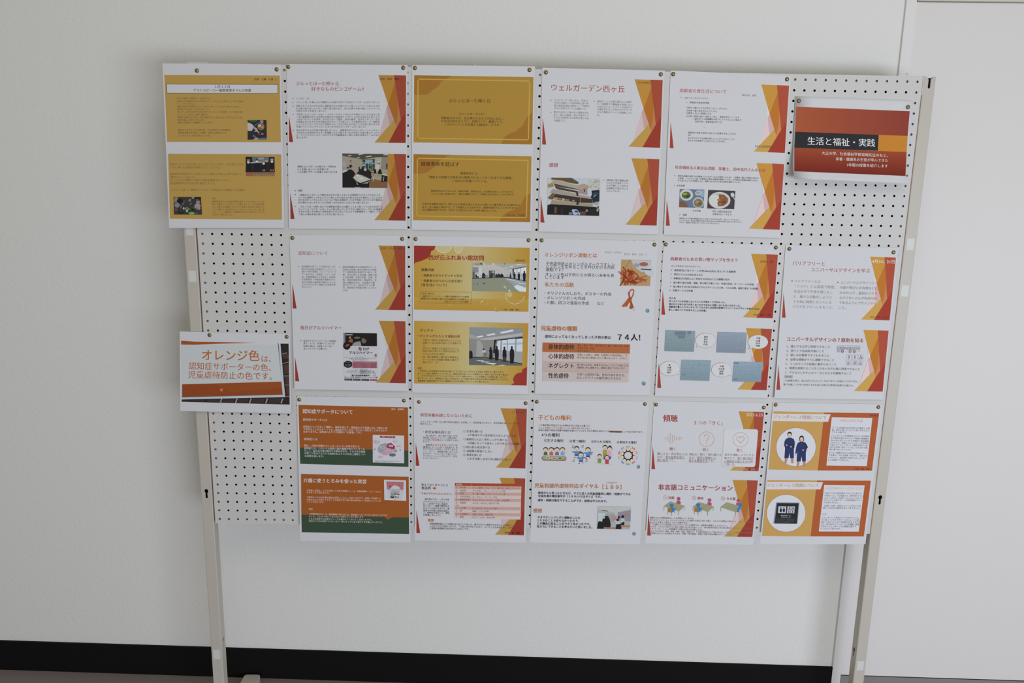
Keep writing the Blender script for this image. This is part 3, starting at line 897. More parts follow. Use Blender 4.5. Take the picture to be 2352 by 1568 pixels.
P.poly([(985, 1290), (1030, 1262), (1160, 1265), (1215, 1300), (1250, 1375), (1290, 1400), (1285, 1470), (1010, 1468), (1030, 1380)], (150, 168, 196)); P.poly([(1095, 1310), (1200, 1315), (1240, 1380), (1110, 1370)], (34, 42, 66)); P.poly([(890, 1370), (1000, 1360), (1010, 1465), (880, 1462)], (96, 108, 140)); P.quad([(1165, 1430), (1260, 1430), (1250, 1465), (1180, 1465)], (60, 66, 70)); P.ell(1040, 1452, 26, 18, (22, 22, 26))
P.poly([(1700, 590), (1990, 560), (1985, 980), (1760, 1040), (1740, 870), (1660, 850), (1720, 720)], (34, 40, 42)); P.ell(1850, 700, 90, 40, (52, 66, 90)); P.poly([(1760, 830), (1900, 740), (1800, 770)], (160, 184, 210)); P.ell(1880, 1050, 90, 60, (150, 148, 144)); P.ell(1940, 1180, 34, 34, (62, 30, 52)); P.ell(1920, 1290, 40, 60, (140, 140, 138)); P.poly([(1590, 1280), (1760, 1260), (1900, 1350), (1978, 1400), (1978, 1490), (1600, 1485)], (30, 34, 30)); P.quad([(118, 960), (270, 930), (240, 1020), (120, 1090)], (176, 186, 194))
P.finish()

# ---- top row 5: meals for the elderly
P = Poster('slide_poster', 'poster with thin red headings and two food photos of bowls and curry rice',
           [(1540.5, 161.8), (1817.5, 174), (1792.2, 546.3), (1524.4, 538.6)], 'the bowls and curry photos poster', pins=[(1546.4, 170), (1807.6, 182)])
P.crop(*C_); P.sl = 0.028; P.col = (84, 84, 88)
facets(P, [(118, 172), (1110, 210), (1074, 773), (102, 734)], 1.12)
P.T(188, 249, 582, '高齢者の食生活について', (160, 72, 66), sl=0.03)
P.T(712, 288, 834, '5月12日、26日', INK)
P.bul(202, 309, 5); P.T(228, 311, 428, '加齢に伴う食生活の大切さ', (130, 130, 132)); P.ell(248, 350, 3, 3, INK); P.T(272, 350, 436, '高齢者の身体的特徴', INK)
P.lines([(244, 394, 586, '①視力→細かいものが見えづらい、ぼやける'), (244, 418, 502, '②味覚→濃い味を好むようになる'), (244, 440, 455, '③嗅覚→匂いに鈍感になる'), (244, 465, 690, '④口腔→唾液が減る→喉がよく乾く、食事が取りにくくなる'),
         (302, 488, 708, '→歯を失う→咀嚼機能の低下により十分によく噛めず'), (316, 511, 545, '消化不良、栄養摂取が不十分'), (390, 561, 398, '↓'), (260, 604, 662, '高齢者の身体の状況に合わせた食事を作ることが大'), (258, 624, 285, '切。'),
         (258, 650, 650, 'またそれだけでは食事を楽しむことができないことも'), (256, 671, 572, 'あるので行事食や工夫をすることが大切。')], (70, 70, 74))
P.T(828, 720, 965, '【氏名 加茂恵那】', (96, 72, 60))
facets(P, [(85, 838), (1068, 872), (1030, 1421), (71, 1389)], 1.12)
P.T(150, 896, 912, '社会福祉法人東京弘済園　栄養士、田中浩代さんのお話', (160, 72, 66), sl=0.036)
P.bul(149, 968, 5); P.ell(141, 1050, 3, 3, INK)
P.lines([(174, 970, 855, '東京弘済園の食事では代替食（アレルギーなどの変更したもの）、治療食（個人の病気に合わせ'), (174, 990, 850, 'た食事）、リクエスト食、行事食など様々な食事を提供している。だが東京弘済園は病院ではない'), (172, 1009, 700, 'ので治すというより悪化しない、病気にならないための食事を提供している。'),
         (164, 1051, 232, '主な食事')], (78, 78, 82))
P.T(300, 1263, 366, 'きざみ食', INK); P.T(466, 1269, 628, '月に２回も出るほど', INK); P.T(466, 1292, 626, '人気のカレーライス', INK)
P.bul(192, 1297, 5); P.T(216, 1298, 248, '感想', INK)
P.lines([(186, 1327, 694, '高齢者になり食事の摂取量も減ったり食べられるものも減り、楽しむことができなく'), (186, 1345, 712, 'なっているが、東京弘済園では自分が好きなものを身体の状況に合わせて食べること'), (186, 1362, 525, 'ができ、高齢者でも楽しめてとてもいいなと思いました。')], (100, 100, 104))
P.kind = 'printed_photo'
P.quad([(190, 1080), (396, 1086), (391, 1240), (183, 1234)], (96, 112, 136))
P.poly([(186, 1180), (240, 1190), (262, 1236), (184, 1234)], (120, 82, 58)); P.quad([(330, 1090), (394, 1092), (392, 1150), (372, 1148)], (140, 160, 186))
P.ell(245, 1130, 56, 48, (176, 182, 184)); P.ell(243, 1132, 38, 30, (78, 92, 54)); P.ell(232, 1122, 20, 10, (150, 148, 60)); P.ell(255, 1140, 18, 10, (58, 66, 38)); P.ell(344, 1115, 26, 20, (172, 176, 172)); P.ell(344, 1113, 18, 12, (150, 150, 140))
P.ell(345, 1195, 47, 46, (170, 172, 166)); P.ell(345, 1198, 38, 36, (118, 108, 82)); P.ell(335, 1190, 14, 10, (150, 142, 112)); P.ell(358, 1205, 14, 12, (94, 84, 62))
P.quad([(430, 1088), (658, 1096), (648, 1250), (421, 1244)], (66, 58, 60))
P.ell(524, 1175, 92, 70, (184, 184, 184), 28); P.ell(524, 1173, 80, 58, (168, 168, 168), 28); P.ell(488, 1178, 46, 50, (188, 188, 186)); P.poly([(518, 1125), (560, 1128), (596, 1160), (592, 1195), (560, 1222), (515, 1225), (505, 1200), (520, 1170)], (128, 82, 50)); P.ell(520, 1172, 16, 10, (160, 108, 80)); P.ell(548, 1152, 12, 9, (150, 92, 60)); P.ell(560, 1190, 14, 9, (96, 60, 36)); P.ell(528, 1208, 10, 7, (160, 100, 90))
P.ell(634, 1130, 16, 20, (176, 180, 184), 14, -0.4); P.line([(640, 1148), (655, 1172)], 6, (170, 174, 178))
P.finish()

# ---- title sheet, top right, curling up at its foot
P = Poster('title_sheet', 'single dark red title sheet with black and orange band, curling at its foot',
           [(1826.5, 221), (2095.8, 230.3), (2086, 422.2), (1824.8, 410.7)], 'the dark red title sheet', lift=(0.0015, 0.004), curl=0.026, tc=0.5, pair=False,
           ledge=[(1510 + x / 3.675, 140 + y / 3.675) for x, y in [(1163, 298), (1150, 600), (1142, 800), (1142, 900), (1157, 996)]],
           redge=[(1510 + x / 3.675, 140 + y / 3.675) for x, y in [(2153, 332), (2130, 620), (2108, 810), (2096, 940), (2117, 1037)]],
           pins=[(1834.6, 231.5), (2085.6, 245.8)])
P.crop(*C_); P.sl = 0.035
P.grad([(1171, 386), (2130, 424), (2112, 634), (1163, 597)], (158, 80, 48), (132, 56, 44), 30, 'x')
P.grad([(1156, 730), (2104, 768), (2094, 970), (1156, 930)], (146, 66, 40), (112, 36, 26), 24, 'y')
P.quad([(1163, 597), (1868, 624), (1862, 757), (1156, 731)], (36, 38, 42), 12)
P.quad([(1868, 624), (2112, 632), (2104, 768), (1860, 759)], (186, 122, 42), 12)
P.T(1267, 675, 1838, '生活と福祉・実践', (205, 205, 208), 0.006, sl=0.032)
P.T(1388, 777, 1945, '大正大学、社会福祉学部宮崎先生のもと、', (200, 196, 194), 0.002, sl=0.04); P.T(1505, 826, 1945, '栄養・健康系の生徒が学んできた', (200, 196, 194), 0.002, sl=0.033); P.T(1602, 877, 1945, '1年間の授業を紹介します', (200, 196, 194), 0.002, sl=0.03)
P.finish()

# ---- middle row: orange colour sheet
P = Poster('orange_sheet', 'single sheet with big orange lettering above an orange band with a star',
           [(412.9, 761.1), (665.9, 765.9), (669.1, 948.8), (413.9, 943.4)], 'the big orange lettering sheet', lift=(0.0015, 0.007), pair=False, pins=[(481, 769.2), (658.2, 773)])
P.crop(*O_); P.sl = 0.02
oc = (166, 88, 40)
P.quad([(108, 420), (1622, 400), (1700, 1010), (124, 1040)], (178, 182, 184))
P.quad([(108, 360), (1640, 385), (1640, 420), (108, 418)], (186, 186, 190))
P.poly([(108, 356), (330, 371), (700, 376), (1290, 391), (700, 402), (330, 420), (110, 417)], (150, 76, 32))
P.T(435, 582, 1338, 'オレンジ色', (172, 92, 36), 0.010, sl=0.015); P.T(1368, 640, 1518, 'は、', oc, sl=0.02)
P.T(230, 752, 1518, '認知症サポーターの色、', oc, 0.0, sl=0.021); P.T(218, 888, 1532, '児童虐待防止の色です。', oc, 0.0, sl=0.021)
P.line([(1628, 400), (1692, 1010)], 11, (70, 74, 80))
P.poly([(1664, 400), (1792, 402), (1810, 1356), (118, 1312), (118, 1276), (1735, 1238)], (40, 34, 36))
P.poly([(1635, 400), (1664, 400), (1738, 1230), (120, 1276), (122, 1242), (1700, 1200)], (172, 180, 188))
P.poly([(124, 1038), (1680, 996), (1700, 1198), (124, 1238)], (138, 66, 30)); P.poly([(600, 1026), (1680, 996), (1690, 1090), (900, 1160)], (142, 72, 32))
P.line([(124, 1240), (1700, 1200)], 7, (96, 96, 104))
pts = []
for k in range(10):
    a = -math.pi / 2 + k * math.pi / 5; r = 36 if k % 2 == 0 else 15
    pts.append((740 + r * math.cos(a), 1124 + r * math.sin(a)))
P.poly(pts, (188, 128, 78))
P.kind = 'printed_photo'
for q in [[(1690, 540), (1792, 560), (1794, 640), (1702, 630)], [(1715, 740), (1796, 720), (1798, 880), (1730, 870)], [(1740, 920), (1800, 910), (1804, 1030), (1748, 1030)], [(1752, 1070), (1806, 1070), (1808, 1200), (1760, 1200)]]: P.quad(q, (74, 52, 42))
for q in [[(1700, 715), (1790, 690)], [(1720, 908), (1800, 905)], [(1745, 1048), (1804, 1050)], [(1740, 1232), (1806, 1225)], [(1700, 560), (1760, 545)]]: P.line(q, 9, (142, 130, 116))
for x0, x1 in [(130, 250), (275, 470), (520, 720), (765, 950), (1010, 1160), (1230, 1420), (1490, 1670)]:
    f = lambda x: 1276 - (x - 118) * 0.0235 + 14
    g = lambda x: 1312 + (x - 118) * 0.026 - 12
    P.quad([(x0, f(x0)), (x1, f(x1)), (x1 - 8, g(x1)), (x0 - 8, g(x0))], (58, 46, 46))
for x in (735, 975, 1195, 1450, 1690): P.line([(x + 8, 1270), (x - 12, 1328)], 20, (150, 142, 132))
P.finish()

# ---- middle row: dementia
P = Poster('slide_poster', 'poster with thin red dementia headings and a small black and pink film leaflet',
           [(664.7, 538.5), (935, 540.9), (936.9, 897.5), (676.3, 893.6)], 'the film leaflet poster', lift=(0.0012, 0.007), pins=[(671.3, 546.2), (923.6, 548.4)])
P.crop(*D); P.sl = 0.006; P.col = (104, 104, 110)
facets(P, [(1108, 132), (2188, 144), (2189, 748), (1122, 735)])
P.T(1176, 211, 1454, '認知症について', (150, 86, 84)); P.T(1962, 165, 2186, '[氏名　大久保　佑真　]', (60, 44, 34), 0.006)
P.bul(1184, 338, 6); P.bul(1572, 343, 6)
P.lines([(1207, 338, 1528, '認知機能が低下して日常生活にも支'), (1208, 363, 1536, '障が出る状態を認知症というらしい。'), (1208, 386, 1536, '脳の一部が萎縮していくアルツハイ'), (1208, 412, 1528, 'マー型のほか、血管性、レビー小体'), (1209, 437, 1528, '型、前頭側頭型などがある。認知症'), (1209, 461, 1532, 'は早期発見・早期治療が重要なので、'), (1210, 486, 1528, '自分や家族に認知症が疑われるとき'), (1210, 509, 1530, 'はできるだけ早く検査する必要があ'), (1210, 533, 1305, 'るらしい。'),
         (1597, 342, 1916, '認知症検査長谷川式認知症スケール'), (1597, 367, 1918, '記憶力の評価に重点が置かれた検査'), (1598, 391, 1918, 'で、評価項目は全部で9つあり、年'), (1598, 415, 1918, '齢、日付に関する見当識、場所に関'), (1598, 440, 1918, 'する見当識、言葉の記銘、計算、逆'), (1598, 465, 1918, '唱、言葉の遅延再生、物品再生、言'), (1599, 490, 1900, '葉の流暢性がある。30点満点で構'), (1599, 514, 1900, '成されている。20点以下だった場'), (1599, 538, 1918, '合、認知症の可能性が高いとされて'), (1599, 562, 1648, 'いる。')])
facets(P, [(1132, 846), (2190, 858), (2194, 1440), (1147, 1423)])
P.T(1196, 918, 1584, '毎日がアルツハイマー', (150, 86, 84)); P.bul(1203, 1041, 6)
P.lines([(1225, 1042, 1537, '毎日がアルツハイマーという映画を'), (1226, 1066, 1518, '見て、もう2、3年乗っていない自'), (1226, 1092, 1500, '転車に週に2、3回乗っていると'), (1226, 1116, 1452, '言っていてとても驚いた。')])
P.kind = 'printed_photo'
P.crop(780, 755, 12.54); P.sl = 0.01
P.quad([(110, 112), (1085, 125), (1095, 1500), (130, 1490)], (182, 182, 188))
P.quad([(112, 115), (1075, 128), (1078, 500), (115, 492)], (26, 22, 22))
P.quad([(112, 116), (165, 118), (165, 400), (114, 400)], (110, 122, 136)); P.quad([(180, 150), (375, 150), (375, 185), (180, 188)], (150, 146, 138)); P.ell(300, 250, 34, 36, (140, 128, 84)); P.poly([(250, 370), (300, 300), (370, 290), (385, 400)], (150, 82, 60)); P.ell(505, 255, 90, 28, (110, 98, 88)); P.poly([(350, 495), (400, 410), (480, 372), (600, 360), (630, 495)], (140, 140, 140)); P.ell(700, 340, 70, 80, (104, 96, 90)); P.ell(735, 290, 26, 20, (30, 26, 26))
P.ell(208, 490, 108, 110, (30, 16, 14), 28); P.ell(210, 490, 70, 40, (84, 44, 34)); P.quad([(190, 460), (275, 440), (280, 465), (195, 485)], (150, 112, 86))
P.ell(1040, 775, 46, 46, (150, 146, 146)); P.ell(1040, 750, 28, 16, (40, 36, 36)); P.ring(1005, 1315, 46, 50, 16, (130, 132, 136))
P.quad([(370, 935), (1080, 945), (1082, 1132), (370, 1126)], (158, 102, 114))
P.ell(242, 1020, 124, 104, (24, 22, 24), 28); P.quad([(122, 960), (362, 960), (362, 1080), (122, 1080)], (24, 22, 24))
for k, (x0, x1) in enumerate([(140, 365), (385, 605), (628, 850), (870, 1088)]): P.quad([(x0, 1430 + k * 4), (x1, 1434 + k * 4), (x1, 1492 + k * 4), (x0, 1484 + k * 4)], (44, 48, 50) if k < 3 else (150, 84, 96))
P.T(345, 574, 500, '・・・・', BLK, 0.03); P.T(540, 578, 640, '毎', (110, 34, 38), 0.035, h=100); P.T(676, 580, 855, '日が', BLK, 0.03, h=80); P.T(275, 685, 950, 'アルツハイマー', BLK, 0.03, h=85)
P.T(440, 768, 770, 'アルツハイマー・日和', GREY, h=20)
for y, x0, x1 in [(812, 470, 700), (832, 130, 1070), (850, 280, 1070), (868, 300, 900), (888, 370, 810), (914, 370, 840)]: P.T(x0, y, x1, '娘が撮影した母の日々の暮らしと家族の姿を記録したドキュメンタリー', GREY, h=15)
for y in (963, 1000, 1022, 1050, 1075, 1105): P.T(400, y, 1040 if y != 963 else 660, '毎日を明るく見つめる家族のまなざしと言葉の記録', (96, 44, 56), h=17)
for y, x0, x1 in [(1157, 380, 815), (1194, 310, 905), (1218, 215, 1000), (1240, 190, 1000), (1277, 300, 910)]: P.T(x0, y, x1, 'ドキュメンタリー長編動画作品の上映', INK, 0.01, h=20)
P.T(352, 1340, 865, '関口祐加監督最新作', BLK, 0.03, h=40); P.T(140, 1390, 1090, '2012・7・14公開　渋谷ほかモーニング・レイトショー公開', (70, 40, 44), 0.02, h=34)
for x0, x1 in [(150, 355), (395, 595), (640, 840), (880, 1078)]: P.T(x0, 1460, x1, '上映会のお知らせ', (150, 150, 152), h=26)
for y, x0, x1 in [(960, 165, 300), (1020, 160, 330), (1050, 150, 320), (1088, 175, 285)]: P.T(x0, y, x1, '本人と家族', (150, 140, 140), h=20)
P.finish()

# ---- middle row: boccia
P = Poster('slide_poster', 'poster of two yellow slides with water drops and gymnasium photos',
           [(949.1, 541.5), (1221.3, 546.6), (1213.2, 905), (946.6, 901.2)], 'the yellow water drop slides poster', pins=[(954.5, 548.8), (1214.2, 551.6)])
P.crop(*E); P.sl = 0.016; P.col = (48, 44, 40)
ye, yc = (178, 138, 52), (186, 172, 122)
P.grad([(82, 132), (1125, 152), (1112, 728), (82, 708)], ye, (174, 134, 50), 44, 'x', mid=yc)
P.grad([(84, 600), (1114, 620), (1112, 728), (82, 708)], (180, 146, 66), (176, 136, 54), 4, 'y')
P.poly([(82, 132), (278, 136), (262, 170), (235, 185), (232, 210), (205, 245), (170, 262), (125, 278), (95, 285), (82, 300)], (142, 46, 40))
for cx, cy, rx, ry in [(350, 160, 76, 40), (482, 168, 40, 34)]:
    P.ell(cx, 139, rx, cy + ry - 139, (190, 176, 130), a0=0, a1=180); P.ring(cx, 139, rx, cy + ry - 139, 5, (198, 192, 166), a0=4, a1=176)
for cx, cy, r in [(990, 585, 86), (714, 648, 34), (630, 630, 13), (688, 602, 9), (870, 592, 9), (890, 556, 13), (412, 674, 14), (830, 706, 24), (962, 688, 11), (1095, 548, 22)]:
    P.ring(cx, cy, r, r * 0.9, max(2.5, r * 0.07), (196, 184, 146), a0=0, a1=200); P.ring(cx, cy, r * 1.02, r * 0.95, 2, (128, 96, 40), a0=30, a1=150)
    P.ell(cx - r * 0.55, cy - r * 0.15 if r > 50 else cy - r * 0.4, r * 0.3, r * 0.28, (190, 172, 116), 14)
P.T(212, 240, 712, '西が丘ふれあい館訪問', (140, 44, 38), 0.022, sl=0.01); P.T(992, 267, 1078, '10月24日', BLK, 0.01)
P.T(148, 350, 262, '授業内容', BLK, 0.014)
P.lines([(150, 400, 516, '・高齢者の方々とボッチャ対決'), (150, 448, 520, '・高齢者の方々からお話を聞く'), (148, 486, 378, '（食生活について）')], BLK, 0.006)
P.dots([(138, 546), (600, 553), (598, 657), (136, 648), (138, 546)], 3, 9, (110, 50, 40))
P.lines([(146, 563, 300, 'ふれあい館とは、、、'), (158, 588, 588, '地域でのコミュニティー活動や高齢者の方々の娯楽・'), (146, 610, 560, '教養の向上を目的に設けられた施設のことを指す。'), (355, 636, 572, '北区ホームページより抜粋')], None, 0.002)
P.T(890, 709, 1030, '氏名　寺嶋　樹乃', INK)
P.grad([(84, 810), (1112, 832), (1097, 1391), (84, 1373)], (178, 140, 56), (176, 134, 48), 44, 'x', mid=yc)
P.poly([(1100, 1222), (1096, 1391), (955, 1388), (985, 1365), (972, 1340), (985, 1305), (1010, 1282), (1050, 1275), (1060, 1245)], (146, 50, 40))
P.T(133, 894, 256, 'ボッチャ', (118, 50, 34), 0.016); P.T(134, 946, 496, 'ボッチャがもたらす運動効果', (110, 44, 32), 0.012); P.ell(121, 944, 4, 4, (110, 44, 32))
P.lines([(148, 983, 504, '・平衡力＝身体の平衡を保つバランス力'), (148, 1007, 506, '・調整力＝足の屈伸や腕ふりを調整する'), (162, 1032, 180, '力'), (148, 1057, 484, '・歩行力＝会場までの徒歩からボール'), (160, 1081, 490, '回収の時の歩行など普段の生活にプ'), (160, 1107, 356, 'ラスした歩行力の強化'), (148, 1134, 484, '・体、頭の柔軟性＝膝や肘の柔軟性も'), (160, 1157, 484, 'ゲームにおける頭脳の柔軟な働きが'), (160, 1182, 308, '強化される　など')], (70, 60, 44))
P.lines([(116, 1236, 152, '感想'), (130, 1260, 895, '半世紀以上の年齢差がある西が丘桜クラブの方たちとのボッチャ交流は予想以上に盛り上がり、'), (116, 1283, 930, 'あっという間に時間がたっていました。最後の食生活についての質問では、意外にも好きな食べ物はな'), (116, 1304, 918, 'く、みそ汁や白米などの「いつものごはん」に多くの関心があり、ハレの食事もケの食事も楽しみたいと'), (116, 1326, 932, '思いました。また、高齢者さん同士で交流することで体調の変化や私生活の悩みも相談することができ、'), (116, 1349, 760, '運動機能の継続効果だけでなく精神的にも生活が豊かになっていると感じました。')])
P.kind = 'printed_photo'
P.crop(1060, 590, 13.065)
P.quad([(322, 170), (1965, 205), (1940, 1048), (315, 1015)], (150, 152, 148))
P.poly([(322, 170), (1965, 205), (1955, 270), (1300, 375), (325, 270)], (160, 160, 154)); P.poly([(330, 270), (700, 240), (1000, 225), (1300, 350), (1290, 378), (325, 300)], (178, 176, 166)); P.poly([(390, 190), (700, 185), (640, 250), (400, 240)], (140, 140, 132))
for q in [[(655, 190), (695, 190), (710, 235), (680, 240)], [(930, 190), (985, 190), (960, 230), (930, 225)], [(1290, 330), (1370, 312), (1380, 325), (1300, 345)], [(1420, 290), (1540, 260), (1560, 275), (1430, 308)], [(1640, 225), (1800, 205), (1820, 218), (1650, 245)]]: P.quad(q, (200, 204, 206))
P.poly([(325, 300), (1290, 378), (1380, 372), (1530, 350), (1550, 600), (1280, 610), (325, 640)], (172, 172, 170)); P.quad([(330, 300), (510, 315), (510, 470), (330, 460)], (132, 134, 132)); P.quad([(512, 315), (612, 325), (612, 620), (515, 630)], (186, 186, 186))
P.quad([(820, 405), (1005, 412), (1005, 612), (822, 620)], (88, 82, 78)); P.quad([(925, 430), (985, 432), (985, 480), (925, 480)], (170, 170, 168)); P.quad([(330, 440), (400, 450), (400, 640), (330, 650)], (92, 92, 88)); P.ell(365, 420, 36, 14, (80, 120, 110))
P.poly([(1530, 360), (1560, 350), (1950, 280), (1945, 300), (1570, 365), (1560, 560), (1540, 570)], (28, 28, 36)); P.quad([(1580, 372), (1650, 358), (1655, 500), (1580, 510)], (198, 206, 222)); P.quad([(1672, 355), (1770, 338), (1770, 500), (1680, 505)], (200, 206, 222)); P.quad([(1790, 330), (1945, 305), (1940, 510), (1790, 500)], (202, 208, 222))
P.quad([(1560, 515), (1942, 520), (1940, 720), (1560, 610)], (164, 168, 174)); P.poly([(322, 650), (820, 620), (1290, 600), (1560, 615), (1950, 715), (1940, 1048), (315, 1015)], (134, 138, 120)); P.poly([(1290, 650), (1560, 640), (1950, 740), (1940, 1048), (1700, 1040), (1500, 800)], (140, 154, 160))
P.poly([(1320, 650), (1400, 655), (1640, 712), (1560, 712)], (196, 200, 204)); P.poly([(1590, 735), (1750, 740), (1720, 755), (1610, 752)], (200, 204, 206)); P.poly([(1700, 775), (1930, 795), (1920, 808), (1720, 795)], (204, 206, 208)); P.poly([(1570, 880), (1680, 830), (1900, 920), (1940, 900), (1938, 1045), (1760, 1035), (1640, 960)], (196, 204, 218)); P.poly([(1245, 865), (1290, 870), (1360, 940), (1340, 945)], (196, 200, 196)); P.poly([(1405, 990), (1440, 992), (1490, 1030), (1420, 1025)], (200, 204, 204))
P.poly([(325, 630), (820, 612), (1290, 595), (1420, 605), (1560, 640), (1950, 715), (1950, 730), (1560, 660), (1280, 615), (325, 655)], (48, 40, 36))
for x, y, c in [(470, 560, (28, 28, 32)), (670, 540, (22, 22, 28)), (915, 560, (40, 42, 54)), (1060, 570, (44, 44, 50)), (1130, 560, (40, 44, 52)), (1215, 560, (26, 26, 32)), (980, 580, (92, 100, 90))]:
    P.poly([(x - 55, 620), (x - 50, y - 30), (x - 10, y - 70), (x + 20, y - 40), (x + 50, y), (x + 45, 620)], c)
P.poly([(440, 490), (480, 500), (530, 560), (480, 590), (455, 540)], (180, 180, 186)); P.quad([(555, 560), (800, 555), (790, 580), (570, 590)], (60, 74, 112)); P.quad([(555, 575), (610, 575), (605, 620), (560, 620)], (186, 188, 190))
for x, y0, y1, w in [(1470, 480, 650, 26), (1592, 455, 660, 32), (1722, 455, 700, 36), (1885, 435, 730, 46)]:
    P.ell(x, y0 + 10, w * 0.5, w * 0.6, (34, 30, 34)); P.poly([(x - w, y0 + 90), (x - w * .6, y0 + 35), (x + w * .6, y0 + 35), (x + w, y0 + 90), (x + w * .7, y1), (x - w * .7, y1)], (24, 24, 30))
P.quad([(1365, 520), (1385, 520), (1385, 620), (1362, 620)], (128, 126, 112))
for x, y in [(360, 815), (480, 805), (655, 798), (698, 785)]: P.ell(x, y, 20 if x < 400 else 15, 16, (26, 26, 28))
P.ell(352, 806, 20, 8, (176, 178, 176)); P.quad([(1265, 200), (1305, 200), (1310, 218), (1280, 216)], (24, 24, 26)); P.quad([(560, 186), (612, 190), (605, 225), (560, 215)], (56, 54, 48))
P.crop(1070, 740, 14.255)
P.quad([(120, 160), (1870, 198), (1838, 1420), (105, 1395)], (138, 140, 142))
P.poly([(120, 160), (1870, 198), (1862, 470), (930, 570), (420, 545), (120, 390)], (134, 140, 142)); P.poly([(120, 380), (330, 450), (430, 545), (120, 520)], (156, 154, 146)); P.poly([(430, 545), (1860, 350), (1862, 430), (940, 565), (560, 580)], (168, 166, 164))
for q in [[(345, 465), (540, 428), (582, 468), (395, 505)], [(668, 405), (930, 355), (980, 395), (715, 448)], [(1115, 322), (1530, 235), (1575, 290), (1160, 370)]]: P.quad(q, (204, 204, 206))
P.poly([(105, 540), (420, 575), (930, 575), (940, 1180), (560, 1140), (110, 1150)], (134, 134, 130)); P.poly([(360, 590), (480, 600), (560, 760), (545, 1140), (340, 1140)], (154, 154, 150))
P.poly([(925, 575), (1100, 560), (1862, 470), (1862, 520), (1100, 590), (1000, 600), (955, 1010), (890, 1010)], (34, 32, 44)); P.poly([(1010, 590), (1045, 590), (990, 790), (965, 900), (965, 700)], (130, 112, 100))
for q in [[(1040, 600), (1140, 590), (1125, 920), (985, 910)], [(1180, 585), (1345, 572), (1340, 930), (1170, 925)], [(1375, 560), (1620, 530), (1605, 945), (1365, 940)], [(1660, 540), (1862, 525), (1855, 960), (1650, 950)]]: P.quad(q, (190, 196, 212))
for q in [[(1205, 690), (1345, 680), (1345, 735), (1205, 735)], [(1372, 690), (1612, 665), (1612, 735), (1372, 735)], [(1668, 660), (1860, 650), (1860, 720), (1668, 735)]]: P.quad(q, (150, 176, 186))
P.poly([(1080, 935), (1860, 970), (1845, 1340), (1080, 1200)], (150, 150, 152)); P.poly([(105, 1150), (560, 1140), (940, 1180), (1600, 1310), (1845, 1360), (1838, 1420), (105, 1395)], (92, 98, 96)); P.poly([(230, 1130), (560, 1130), (940, 1175), (1840, 1345), (1840, 1370), (940, 1200), (560, 1150), (230, 1160)], (30, 26, 24))
for q in [[(320, 1255), (420, 1240), (600, 1248), (560, 1268)], [(470, 1300), (560, 1282), (790, 1290), (700, 1312)], [(630, 1335), (760, 1322), (1020, 1345), (900, 1385)], [(1000, 1405), (1200, 1390), (1310, 1412), (1200, 1418)]]: P.quad(q, (198, 200, 204))
P.poly([(110, 950), (150, 920), (190, 930), (220, 1000), (225, 1180), (110, 1190)], (28, 28, 30)); P.ell(165, 905, 24, 24, (150, 134, 122)); P.ell(582, 880, 28, 32, (36, 32, 34)); P.poly([(540, 940), (600, 900), (640, 930), (660, 990), (600, 1000), (560, 970), (520, 1025), (500, 1040)], (176, 178, 184)); P.poly([(605, 990), (680, 985), (660, 1080), (640, 1180), (615, 1180)], (112, 98, 86))
P.ell(810, 845, 36, 36, (30, 26, 28)); P.poly([(755, 910), (800, 870), (850, 880), (880, 930), (870, 980), (880, 1210), (755, 1215), (775, 1000)], (24, 24, 28))
for x, y0, y1, w in [(1010, 775, 1250, 60), (1262, 800, 1290, 62), (1505, 785, 1350, 70)]:
    P.ell(x, y0 + 35, 34, 40, (34, 30, 32)); P.poly([(x - 20, y0 + 70), (x + 20, y0 + 70), (x + w, y0 + 120), (x + w + 10, y0 + 300), (x + w * .8, y1), (x - w * .8, y1), (x - w, y0 + 250), (x - w * .8, y0 + 110)], (24, 24, 32))
P.poly([(1215, 1140), (1240, 1140), (1240, 1250), (1218, 1250)], (96, 80, 66)); P.poly([(1262, 1140), (1290, 1140), (1288, 1260), (1265, 1250)], (96, 80, 66))
for x, y in [(1155, 1285), (1358, 1318), (1040, 1380), (990, 1300)]: P.ell(x, y, 18, 15, (24, 24, 26))
P.finish()

# ---- middle row: orange ribbon
P = Poster('slide_poster', 'poster with bold orange headings, an orange ribbon drawing and a brown table',
           [(1238.7, 547.3), (1511.6, 553.5), (1492.5, 907.6), (1228.5, 904.2)], 'the orange ribbon poster', pins=[(1244, 551.8), (1503.2, 561.6)])
P.crop(*E); P.sl = 0.018; P.col = (38, 38, 42)
P.T(1258, 216, 1730, 'オレンジリボン運動とは', ORG, 0.016, sl=0.014); P.T(1797, 192, 1948, '9月6日〜10月6日', (130, 130, 132)); P.T(1976, 209, 2172, '【氏名　菊谷、山田　】', (120, 120, 122))
P.lines([(1268, 294, 1888, '子供虐待防止のシンボルマークでオレン'), (1268, 320, 1888, 'ジリボンを広めることを呼びかける市民'), (1268, 349, 1425, '運動です！'), (1266, 392, 1884, 'オレンジ色は子供たちの明るい未来を表'), (1266, 418, 1435, 'しています')])
P.T(1260, 483, 1520, '私たちの活動', ORG, 0.016)
P.lines([(1256, 560, 1858, '・オリジナルのしおり、ポスターの作成'), (1256, 602, 1625, '・オレンジリボンの作成'), (1256, 645, 1796, '・川柳、四コマ漫画の作成　　など')])
P.kind = 'printed_photo'
P.quad([(1948, 258), (2219, 264), (2208, 497), (1938, 492)], (168, 140, 98))
